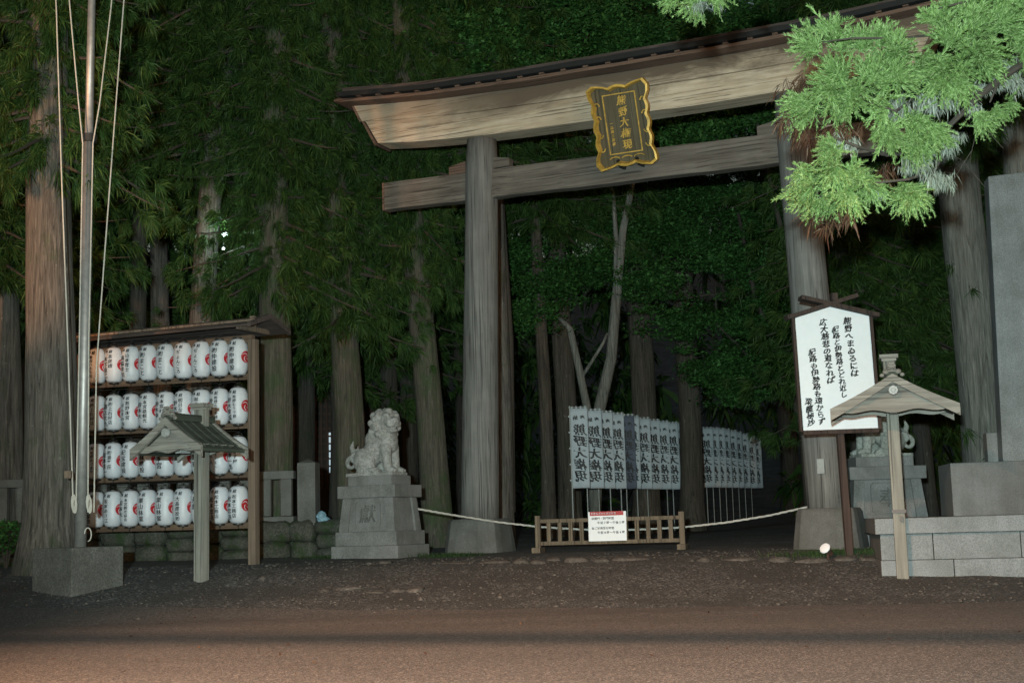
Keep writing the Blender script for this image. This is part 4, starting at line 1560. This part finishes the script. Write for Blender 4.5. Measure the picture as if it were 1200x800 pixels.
# ------------------------------------------------------------------ trees
def add_tris(name, V, F, mat):
    """fast mesh from big arrays of triangles/quads"""
    me = bpy.data.meshes.new(name)
    k = F.shape[1]
    me.vertices.add(len(V)); me.vertices.foreach_set('co', V.astype(np.float32).ravel())
    me.loops.add(F.size); me.loops.foreach_set('vertex_index', F.astype(np.int32).ravel())
    me.polygons.add(len(F)); me.polygons.foreach_set('loop_start', np.arange(0, F.size, k, dtype=np.int32))
    me.update(calc_edges=True); me.validate()
    me.materials.append(mat)
    return me

def norm(a): return a / (np.linalg.norm(a, axis=-1, keepdims=True) + 1e-9)

def sprays(centres, dirs, size, per, r, droop=.35, width=.05, spread=.75, curve=1.0):
    """clumps of cedar fronds: 'per' narrow tapering blades (2 quads + tip) fan out of each centre"""
    n_ = len(centres)
    C = np.repeat(centres, per, 0); D = np.repeat(norm(dirs), per, 0)
    S_ = np.repeat(size, per)
    d = norm(D + r.normal(0, spread, C.shape))
    L = S_ * r.uniform(.55, 1.1, len(C))
    side = norm(np.cross(d, r.normal(0, 1, C.shape)))
    down = np.array([0, 0, -1.0])
    root = C + r.normal(0, .12, C.shape) * S_[:, None]
    w = (L * width * r.uniform(.7, 1.3, len(C)))[:, None]
    mid = root + d * (L * .5)[:, None] + down * (L * droop * .25)[:, None]
    tip = root + d * L[:, None] * .95 + down * (L * droop)[:, None] * curve
    V = np.stack([root, mid + side * w, tip, mid - side * w], 1).reshape(-1, 3)
    F = np.arange(len(C) * 4).reshape(-1, 4)
    return V, F

def cedar_crown(seed, z0, z1, R, nb, per=26, size=.36):
    r = np.random.default_rng(seed)
    cs, ds = [], []
    br = MB()
    for k in range(nb):
        t = (k + r.uniform(0, 1)) / nb
        z = z0 + (z1 - z0) * t
        a = k * 2.39996 + r.uniform(-.5, .5)
        Lb = R * (1 - .55 * t) * r.uniform(.6, 1.15)
        ca, sa = math.cos(a), math.sin(a)
        drp = r.uniform(.15, .5)
        pts = []
        for q in np.linspace(0, 1, 6):
            pts.append((ca * Lb * q, sa * Lb * q, z - drp * Lb * q ** 1.4 + .25 * Lb * max(0, q - .7)))
        br.tube(pts, [.045, .038, .030, .022, .015, .006], 5, caps=False)
        m_ = int(8 + Lb * 5)
        for j in range(m_):
            q = r.uniform(.04, 1.02)
            i0 = min(4, int(q * 5)); f_ = q * 5 - i0
            p = np.array(pts[i0]) * (1 - f_) + np.array(pts[i0 + 1]) * f_
            p = p + r.normal(0, .17, 3) * [1, 1, .8] * (1 + q * .5)
            cs.append(p); ds.append(np.array([ca, sa, r.uniform(-1.0, .1)]) + r.normal(0, .45, 3))
    V, F = sprays(np.array(cs), np.array(ds), r.uniform(size * .7, size * 1.3, len(cs)), per, r, .35, .034, .6)
    return V, F, br

CROWN = []
for k in range(4):
    V, F, br = cedar_crown(40 + k, 0, 11, 2.7, 125, 60, .28)
    CROWN.append((add_tris('crown', V, F, M['cedar']), mesh_from('limbs', br)))
    CROWN[-1][1].materials.append(M['twig'])

def trunk_mesh(p0, p1, r0, r1, flare=.40, n_=18, seg=16, ext=1.0):
    pts, rad = [], []
    d = Vector(p1) - Vector(p0)
    for i in range(seg + 1):
        t = i / seg * ext
        pts.append(Vector(p0) + d * t + Vector((.04 * math.sin(t * 9), .03 * math.cos(t * 7), 0)))
        rad.append((r0 + (r1 - r0) * min(t, 1.3)) * (1 + flare * math.exp(-i * 1.9)))
    return MB().tube(pts, rad, n_, wob=.07, caps=True)

def tree(name, label, ub, ut, vt, Y, wb, wt, crown=None, cz=6.0, mat='bark', group='cedar trees behind the gate', vb=None, top=16.5, crs=1.0):
    p0 = P(ub, vb if vb else 625, Y); b = Vector((p0.x, Y, gz(p0.x, Y)))
    p1 = P(ut, vt, Y)
    zt_ = top
    d = (p1 - Vector((p0.x, Y, P(ub, vb if vb else 625, Y).z)))
    k = (zt_ - b.z) / max(.5, d.z)
    ptop = Vector((b.x + d.x * k, Y, zt_))
    t = tag(empty(name, b), label, 'tree', group)
    r0, r1 = wb * Y / FPX / 2, wt * Y / FPX / 2
    kk = (P(ut, vt, Y).z - b.z) / (zt_ - b.z)
    rt = max(.06, r0 + (r1 - r0) / kk * .9) if kk < 1 else r1
    mbt = trunk_mesh((0, 0, -.25), ptop - b, r0, max(.07, rt), ext=1.0)
    obj('trunk', mbt, M[mat], t, smooth=True)
    if crown is not None:
        me, lm = CROWN[crown % 4]
        f_ = (cz - b.z) / (zt_ - b.z)
        loc = (ptop - b) * f_
        rz_ = rnd.uniform(0, 6.28)
        for nm, mm in (('limbs', lm), ('crown', me)):
            c = obj(nm, mm, None, t)
            c.location = loc; c.rotation_euler = (0, 0, rz_); c.scale = (crs, crs, 1)
    return t
GC = 'cedar trees behind the gate'
tree('cedar_tree', 'thick pale grey cedar trunk beside the flagpole, nearest on the left', 57, 60, 60, 22.6, 66, 44, 0, 7.3, 'bark', GC, 640, 17, .8)
tree('cedar_tree', 'warm lit cedar trunk at the left edge of the photo', 10, 8, 250, 28.5, 34, 30, 1, 6.9, 'bark', GC)
tree('cedar_tree', 'leaning orange lit cedar trunk rising behind the lantern rack', 214, 247, 220, 29.6, 34, 26, 2, 9.6, 'bark', GC)
tree('cedar_tree', 'dim slender cedar trunk left of the leaning trunk', 191, 188, 240, 33.5, 24, 20, 3, 8.6, 'bark', GC)
tree('cedar_tree', 'mossy cedar trunk just right of the lantern rack', 321, 322, 400, 28.6, 38, 36, 0, 6.2, 'barkg', GC, None, 16.5, .85)
tree('cedar_tree', 'mossy cedar trunk directly behind the left stone lion', 414, 404, 400, 30.2, 38, 32, 1, 5.6, 'barkg', GC, None, 16.5, .8)
tree('cedar_tree', 'slightly leaning mossy trunk between the left lion and the pillar', 513, 496, 400, 30.5, 36, 30, 2, 6.6, 'barkg', GC, 640, 16.5, .62)
tree('cedar_tree', 'brown trunk hidden behind the left gate pillar', 590, 588, 480, 31, 22, 18, 1, 9.5, 'bark', GC)
tree('cedar_tree', 'thin brown cedar trunk right of the left pillar', 643, 634, 380, 34, 17, 14, 2, 8.8, 'barkm', GC)
tree('cedar_tree', 'dark cedar trunk behind the left edge of the banners', 668, 658, 380, 36, 27, 24, 1, 9.5, 'barkm', GC)
tree('cedar_tree', 'straight thick cedar trunk behind the middle of the banners', 757, 751, 400, 37, 31, 28, 0, 10, 'barkm', GC)
tree('cedar_tree', 'straight brown cedar trunk right of the nearer banners', 811, 802, 350, 37.5, 27, 25, 3, 9.2, 'barkm', GC)
tree('cedar_tree', 'pale green lit cedar trunk left of the stone monument', 1163, 1122, 180, 28.5, 54, 48, 2, 9.0, 'barkw', GC)
tree('cedar_tree', 'cedar trunk hidden behind the stone monument slab', 1215, 1193, 150, 27, 40, 34, 1, 9.0, 'barkw', GC)
back = [(110, 36, 6.6), (265, 38, 6.0), (355, 35, 5.2), (455, 36, 5.4), (545, 41, 7.0), (20, 38, 7.0), (150, 31, 8.8), (300, 32.5, 9.4), (395, 34, 8.8), (478, 37, 8.0),
        (-40, 27, 6.5), (930, 52, 8), (1015, 30.5, 4.6), (1090, 31, 3.4), (1045, 33, 4.0), (960, 42, 6), (1160, 37, 4), (1230, 34, 4)]
where = ['behind the flagpole', 'in the gap right of the leaning trunk', 'above the stone fence end post', 'right of the stone lion', 'left of the left pillar', 'deep at the left edge',
         'above the left of the lantern rack', 'above the right end of the lantern rack', 'above the left stone lion', 'under the gate beam end', 'beyond the left edge', 'beyond the farther banners',
         'behind the poem board', 'behind the right stone lion', 'above the right stone lion', 'right of the right pillar', 'behind the stone monument', 'beyond the right edge']
for i, (u, Y, cz) in enumerate(back):
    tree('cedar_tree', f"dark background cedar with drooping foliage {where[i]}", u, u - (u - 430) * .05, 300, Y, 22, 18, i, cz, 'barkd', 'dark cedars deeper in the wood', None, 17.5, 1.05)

# broad-leaved trees
def leaf_cloud(seed, blobs, n_, s=.065):
    r = np.random.default_rng(seed)
    B = np.array(blobs)
    wgt = (B[:, 3] * B[:, 4]); wgt = wgt / wgt.sum()
    idx = r.choice(len(B), n_, p=wgt)
    b_ = B[idx]
    # flat leaf layers: pick sub-clumps first
    sub = r.normal(0, .42, (len(B), 60, 3))
    ci = r.integers(0, 60, n_)
    off = sub[idx, ci] * b_[:, 3:6] + r.normal(0, 1, (n_, 3)) * [.20, .20, .05]
    C = b_[:, :3] + off
    a = norm(r.normal(0, 1, (n_, 3)) * [1, 1, .35])
    nrm = norm(r.normal(0, .5, (n_, 3)) + [0, -.3, .9])
    bb = norm(np.cross(a, nrm))
    L = (s * r.uniform(.6, 1.25, n_))[:, None]
    dr = np.array([0, 0, -.35]) * L
    V = np.stack([C - a * L, C + bb * L * .5, C + a * L + dr, C - bb * L * .5], 1).reshape(-1, 3)
    return V, np.arange(n_ * 4).reshape(-1, 4)

def broadleaf(label, ub, Y, stems, blobs, n_, seed, mat='barkw', s=.052, group='broad-leaved trees beyond the gate'):
    """stems: lists of (u, v, width_px); blobs: (u, v, dY, rx, ry, rz)"""
    g = ground_under(ub, Y)
    t = tag(empty('broadleaf_tree', g), label, 'tree', group)
    mb = MB()
    for st in stems:
        pts = [P(u, v, Y + (q[3] if len(q) > 3 else 0)) if True else None for q in st for (u, v) in [(q[0], q[1])]]
        mb.tube(pts, [q[2] * Y / FPX / 2 for q in st], 9, wob=.08)
    obj('trunk', mb, M[mat], t, world=True, smooth=True)
    bl_ = []
    for (u, v, dy, rx_, ry_, rz_) in blobs:
        p = P(u, v, Y + dy)
        bl_.append((p.x, p.y, p.z, rx_, ry_, rz_))
    V, F = leaf_cloud(seed, bl_, n_, s)
    V = V - np.array(g)
    obj('crown', add_tris('crown', V, F, M['leaf']), None, t)
    return t
broadleaf('pale forked tree rising behind the banners and the tie beam', 695, 34,
          [[(697, 600, 15), (702, 480, 14), (716, 420, 13), (722, 350, 12), (730, 270, 9), (742, 210, 7), (754, 150, 5.5), (768, 100, 4)],
           [(694, 590, 10), (688, 478, 10), (678, 430, 9), (668, 385, 8), (655, 372, 4)],
           [(722, 350, 7), (722, 280, 6), (718, 225, 5), (700, 196, 4)], [(683, 440, 4), (705, 405, 4), (712, 390, 3)], [(742, 215, 5), (752, 190, 4), (760, 150, 3)],
           [(640, 262, 3), (625, 220, 3), (608, 200, 2)], [(700, 230, 3), (670, 165, 4), (655, 145, 3)]],
          [(640, 330, 0, 1.1, 1, .55), (610, 300, .5, .8, 1, .7), (690, 320, 1, 1.2, 1, .7), (620, 370, 0, .9, 1, .4), (700, 260, 1.5, 1.5, 1, .7),
           (760, 330, 0, 1.0, 1, .6), (740, 280, 1, 1.3, 1, .6), (790, 270, 1, 1.2, 1, .7)], 46000, 5, 'barkw')
broadleaf('dark leafy tree filling the gate opening beside the right pillar', 900, 35,
          [[(948, 610, 9), (940, 500, 8), (915, 420, 7), (885, 350, 6), (865, 250, 4)], [(872, 350, 3), (830, 345, 2.5), (790, 352, 2)], [(880, 420, 3), (840, 380, 3), (838, 330, 2)]],
          [(850, 300, 0, 1.4, 1, .8), (880, 380, 0, 1.2, 1, .8), (840, 430, 0, 1.1, 1, .55), (870, 460, .3, .9, .8, .4), (800, 380, .5, .9, .8, .6),
           (900, 330, .5, .9, 1, .9), (820, 230, 1, 1.5, 1, .6), (890, 250, 1, 1.2, 1, .7), (905, 430, 0, .7, .8, .5)], 52000, 6, 'twig')
broadleaf('bright green leafy tree above the middle of the gate beam', 640, 31.5,
          [[(600, 600, 9), (598, 400, 8), (585, 200, 7), (570, 60, 6), (560, -40, 4)], [(588, 200, 4), (640, 120, 3), (690, 40, 3)], [(575, 90, 3), (520, 60, 2.5), (480, 50, 2)]],
          [(500, 40, 0, 1.4, 1, .7), (570, 40, -1, 1.6, 1, .8), (640, 50, -1, 1.5, 1, .8), (700, 20, 0, 1.4, 1, .7), (560, 90, 0, 1.4, 1, .35),
           (630, 0, 0, 1.7, 1, .6), (500, -20, 0, 1.6, 1, .6), (740, 50, 0, 1.1, 1, .5), (440, 20, 0, 1.0, 1, .5)], 60000, 8, 'twig', .058)
broadleaf('shadowy leafy tree above the right half of the gate beam', 860, 32,
          [[(955, 600, 9), (945, 400, 8), (900, 200, 6), (868, 60, 5), (850, -20, 4)], [(900, 200, 4), (865, 190, 4), (800, 120, 3), (790, 30, 2)]],
          [(800, 50, 0, 1.5, 1, .8), (870, 20, 0, 1.5, 1, .6), (820, 150, 0, 1.3, 1, .7), (880, 130, 0, 1.2, 1, .5), (940, 0, 0, 1.3, 1, .6), (770, 110, 1, 1, 1, .5)], 36000, 9, 'twig', .055)

# far wood closing the view
def far_wood():
    r = np.random.default_rng(77)
    n_ = 5200
    x = r.uniform(-38, 46, n_); y = r.uniform(46, 66, n_)
    z = 1 + r.uniform(0, 27, n_) ** 1.0
    path = (np.abs(x - (y * .155)) < 2.2) & (z < 5)
    C = np.stack([x, y, z], 1)[~path]
    D = np.stack([r.normal(0, .6, len(C)), -np.ones(len(C)), r.normal(-.3, .4, len(C))], 1)
    V, F = sprays(C, D, r.uniform(.6, 1.3, len(C)), 26, r, .5, .10, .9)
    o = obj('far_wood', add_tris('far_wood', V, F, M['cedar']), None)
    tag(o, 'dark mass of distant trees closing the view behind the gate', 'woodland', kind='stuff')
far_wood()

# ------------------------------------------------------------------ near cedar bough, bright under the lamp
def rich_frond_clump(mbV, mbF, c, d, size, r, nf=30):
    """needle-clad fronds: each frond is a drooping stem with short curved needles all along it"""
    base = sum(len(a) for a in mbV)
    d = d / np.linalg.norm(d)
    for k in range(nf):
        fd = d + r.normal(0, .55, 3); fd /= np.linalg.norm(fd)
        L = size * r.uniform(.6, 1.1)
        st = c + r.normal(0, .10, 3) * size
        nseg = 11
        sag = r.uniform(.05, .30)
        ts = (np.arange(nseg) + .5) / nseg
        pts = st + fd * (ts * L)[:, None] + np.array([0, 0, -1.0]) * (sag * L * ts ** 2)[:, None]
        # six needles per node
        q = 6
        PT = np.repeat(pts, q, 0); TT = np.repeat(ts, q)
        nd = fd * 1.15 + r.normal(0, .42, PT.shape); nd = norm(nd)
        nl = size * (.27 - .13 * TT) * r.uniform(.8, 1.2, len(PT))
        sd = norm(np.cross(nd, r.normal(0, 1, PT.shape)))
        w = size * .0165
        V = np.stack([PT - sd * w, PT + sd * w, PT + nd * nl[:, None]], 1).reshape(-1, 3)
        mbV.append(V)

def near_bough():
    r = np.random.default_rng(21)
    Yb = 13.2
    trunk_u = 1560
    tb = P(trunk_u, 620, Yb + .6)
    root = Vector((tb.x, Yb + .6, 0))
    root.z = gz(root.x, root.y)
    t = tag(empty('cedar_tree', root), 'bright green cedar bough with hanging lichen reaching in at upper right', 'tree', 'near cedar')
    del t['group']
    obj('trunk', trunk_mesh((0, 0, -.2), (.1, .1, 15), .45, .2), M['bark'], t, smooth=True)
    B = []
    def pt(u, v, dy=0): return P(u, v, Yb + dy)
    paths = [([(1560, -160), (1400, -20), (1260, 40), (1190, 80), (1150, 110), (1110, 150), (1075, 178), (1040, 182), (1005, 172), (975, 160)], .045, .010),
             ([(1150, 110), (1110, 108), (1075, 112), (1050, 130), (1020, 120), (985, 100), (950, 95)], .02, .006),
             ([(1110, 150), (1108, 175), (1095, 200), (1065, 210), (1020, 215), (980, 225), (945, 235)], .02, .006),
             ([(1190, 80), (1150, 60), (1105, 40), (1050, 45), (1000, 45), (960, 50)], .022, .006),
             ([(1400, -20), (1300, -30), (1200, -10), (1140, 0), (1100, 10)], .03, .008),
             ([(1260, 40), (1220, 60), (1195, 70), (1170, 95), (1160, 120)], .02, .008),
             ([(1300, -160), (1100, -140), (950, -70), (880, -25), (830, -8), (790, 0)], .03, .006),
             ([(1095, 200), (1080, 215), (1066, 235)], .012, .005)]
    mb = MB()
    for pts, a, b_ in paths:
        n_ = len(pts)
        mb.tube([pt(u, v, .25 * math.sin(i * 1.3)) for i, (u, v) in enumerate(pts)], [a + (b_ - a) * i / (n_ - 1) for i in range(n_)], 7, wob=.3)
    # twigs
    for k in range(26):
        u, v = r.uniform(960, 1150), r.uniform(90, 215)
        a = r.uniform(0, 6.28); L = r.uniform(12, 40)
        mb.tube([pt(u, v, r.uniform(-.2, .2)), pt(u + L * .5 * math.cos(a), v + L * .5 * math.sin(a) + 2), pt(u + L * math.cos(a), v + L * math.sin(a) + 6)], [.004, .003, .002], 4)
    obj('bough', mb, M['twig'], t, world=True)
    # (u, v, radius px, direction u, v)
    cl = [(945, 52, 34, -1, -.5), (982, 45, 36, -.2, -1), (1015, 48, 34, .2, -1), (984, 85, 38, -.4, -.3), (962, 108, 32, -.7, .3), (940, 122, 32, -1, .0),
          (948, 142, 30, -.8, .5), (985, 128, 34, -.3, .7), (1015, 90, 38, -.1, -.1), (1042, 78, 38, .2, -.3), (1058, 96, 30, .5, .1), (1010, 115, 34, 0, .5),
          (1030, 148, 32, -.3, .8), (1036, 172, 30, 0, 1), (1068, 150, 32, .1, .5), (1072, 172, 30, -.1, 1), (1095, 165, 30, .3, .8), (965, 182, 26, -.9, .2),
          (955, 200, 26, -.8, .6), (978, 205, 30, -.2, .6), (945, 222, 32, -.9, .4), (935, 240, 30, -1, .4), (962, 240, 32, -.4, .8), (990, 230, 32, 0, .8),
          (1008, 212, 32, .1, .2), (1025, 225, 28, .4, .6), (1062, 222, 28, 0, 1), (1068, 240, 28, .2, 1), (1052, 235, 26, -.4, 1), (1112, 82, 40, -.2, .3),
          (1098, 100, 32, -.6, .6), (1120, 108, 32, 0, 1), (1140, 66, 38, .2, .2), (1112, 42, 36, -.3, -.5), (1092, 28, 32, -.6, -.6), (1132, 22, 36, 0, -.6),
          (1155, 35, 36, .2, -.2), (1182, 14, 36, .3, -.4), (1165, 75, 30, .5, .6), (1148, 142, 24, .3, .7), (1198, 40, 34, .6, .2), (1190, 0, 34, 0, -.6),
          (1160, -10, 34, 0, -.6), (1120, 0, 32, -.2, -.8), (1215, 70, 34, .5, .5), (1175, 130, 20, .4, .8), (1060, 60, 32, 0, -.5), (1078, 78, 30, .2, .2),
          (790, 0, 26, -1, .3), (812, 2, 26, -.3, .8), (836, -4, 26, .5, .5), (800, -16, 26, -.3, .3), (860, -14, 26, .5, .2), (1225, 10, 36, 0, 0)]
    VV = []
    dead = []
    for (u, v, rr, du, dv) in cl:
        for rep in range(2):
            c = np.array(pt(u + r.normal(0, 6) - du * rr * .35, v + r.normal(0, 6) - dv * rr * .35, r.uniform(-.28, .30)))
            right = np.array([1, 0, 0]); up = np.array([0, 0, 1.0])
            d = right * du * 1.0 + up * -dv + np.array([0, -.55, .12])
            rich_frond_clump(VV, None, c, d, rr * Yb / FPX * 1.05, r, 30)
        if r.uniform() < .45: dead.append((c, rr))
    V = np.concatenate(VV)
    V = V - np.array(root)
    F = np.arange(len(V)).reshape(-1, 3)
    obj('foliage', add_tris('foliage', V, F, M['cedarn']), None, t)
    # hanging lichen
    li = [(980, 168, 14), (975, 176, 12), (1000, 170, 10), (1079, 118, 13), (1095, 122, 14), (1112, 120, 12), (1046, 122, 12), (1050, 138, 9), (1180, 78, 16), (1190, 95, 14), (1172, 95, 12),
          (1097, 205, 14), (1105, 212, 12), (1072, 195, 12), (1112, 170, 12), (1085, 190, 10), (1060, 200, 8), (815, 8, 9), (840, 4, 8), (825, 4, 8), (1140, 128, 10), (1120, 160, 10), (1030, 230, 7), (1150, 105, 10)]
    cs, ds, ss = [], [], []
    for (u, v, rr) in li:
        for k in range(16):
            cs.append(np.array(pt(u + r.normal(0, rr * .55), v - 4 + r.normal(0, rr * .35), r.uniform(-.15, .1)))); ds.append([0, -.1, -1]); ss.append(rr * Yb / FPX * 1.1)
    V, F = sprays(np.array(cs), np.array(ds), np.array(ss), 9, r, .3, .045, .38)
    obj('lichen', add_tris('lichen', V - np.array(root), F, M['lichen']), None, t)
    cs, ds, ss = [], [], []
    for (u, v) in ((940, 150), (955, 155), (975, 150), (930, 100), (945, 90), (1000, 150), (965, 258), (990, 250), (1040, 195), (925, 130), (1060, 130)):
        for k in range(4):
            cs.append(np.array(pt(u + r.normal(0, 6), v + r.normal(0, 4), .12))); ds.append([-.4, 0, -.8]); ss.append(.2)
    V, F = sprays(np.array(cs), np.array(ds), np.array(ss), 16, r, .4, .04, .6)
    obj('dead_needles', add_tris('dead_needles', V - np.array(root), F, M['deadn']), None, t)
near_bough()

# ------------------------------------------------------------------ unseen beam added overhead to throw the long dark band on the road
sb = tag(empty('shade_beam', (-5, 6.62, 0), math.radians(-17.8)), 'long timber beam on two tall posts, added out of view to shade the road', 'shadow beam')
obj('beam', MB().box((5, 0, 7.02), (34, .15, .05)), M['rafter'], sb)
for s in (-1, 1):
    obj('post', MB().box((5 + s * 16.9, 0, 3.5), (.2, .2, 6.99)), M['postwood'], sb)

# ------------------------------------------------------------------ loose gravel and fallen leaves on the forecourt
def loose_gravel():
    r = np.random.default_rng(5)
    n_ = 6000
    x = r.uniform(-9, 8.5, n_); y = 18.0 + 6.5 * r.uniform(0, 1, n_) ** .9
    z = np.array([gz(a, b) + (rough(a, b) * .018 if 18.5 < b < 23 else 0) for a, b in zip(x, y)])
    s_ = r.gamma(2.0, .006, n_) + .005
    dirs = np.array([[1, 0, 0], [0, 1, 0], [-1, 0, 0], [0, -1, 0], [0, 0, .6], [0, 0, -.4]])
    V = np.stack([x, y, z], 1)[:, None, :] + dirs[None] * s_[:, None, None] * r.uniform(.6, 1.5, (n_, 6, 1))
    T = np.array([[0, 1, 4], [1, 2, 4], [2, 3, 4], [3, 0, 4], [1, 0, 5], [2, 1, 5], [3, 2, 5], [0, 3, 5]])
    F = (T[None] + (np.arange(n_) * 6)[:, None, None]).reshape(-1, 3)
    tag(obj('gravel', add_tris('gravel', V.reshape(-1, 3), F, M['edge']), None), 'loose grey gravel scattered over the forecourt slope', 'gravel', kind='stuff')
    n_ = 500
    x = r.uniform(-8, 8, n_); y = r.uniform(11, 23.5, n_)
    z = np.array([gz(a, b) + .03 for a, b in zip(x, y)])
    C = np.stack([x, y, z], 1)
    a = norm(r.normal(0, 1, (n_, 3)) * [1, 1, .15]); b = norm(np.cross(a, [0, 0, 1.0]) + r.normal(0, .2, (n_, 3)))
    L = r.uniform(.012, .035, n_)[:, None]
    V = np.stack([C - a * L, C + b * L * .45, C + a * L, C - b * L * .45], 1).reshape(-1, 3)
    tag(obj('fallen_leaves', add_tris('fallen_leaves', V, np.arange(n_ * 4).reshape(-1, 4), M['deadn']), None), 'few dry fallen leaves scattered on the road and gravel', 'leaves', kind='stuff')
loose_gravel()
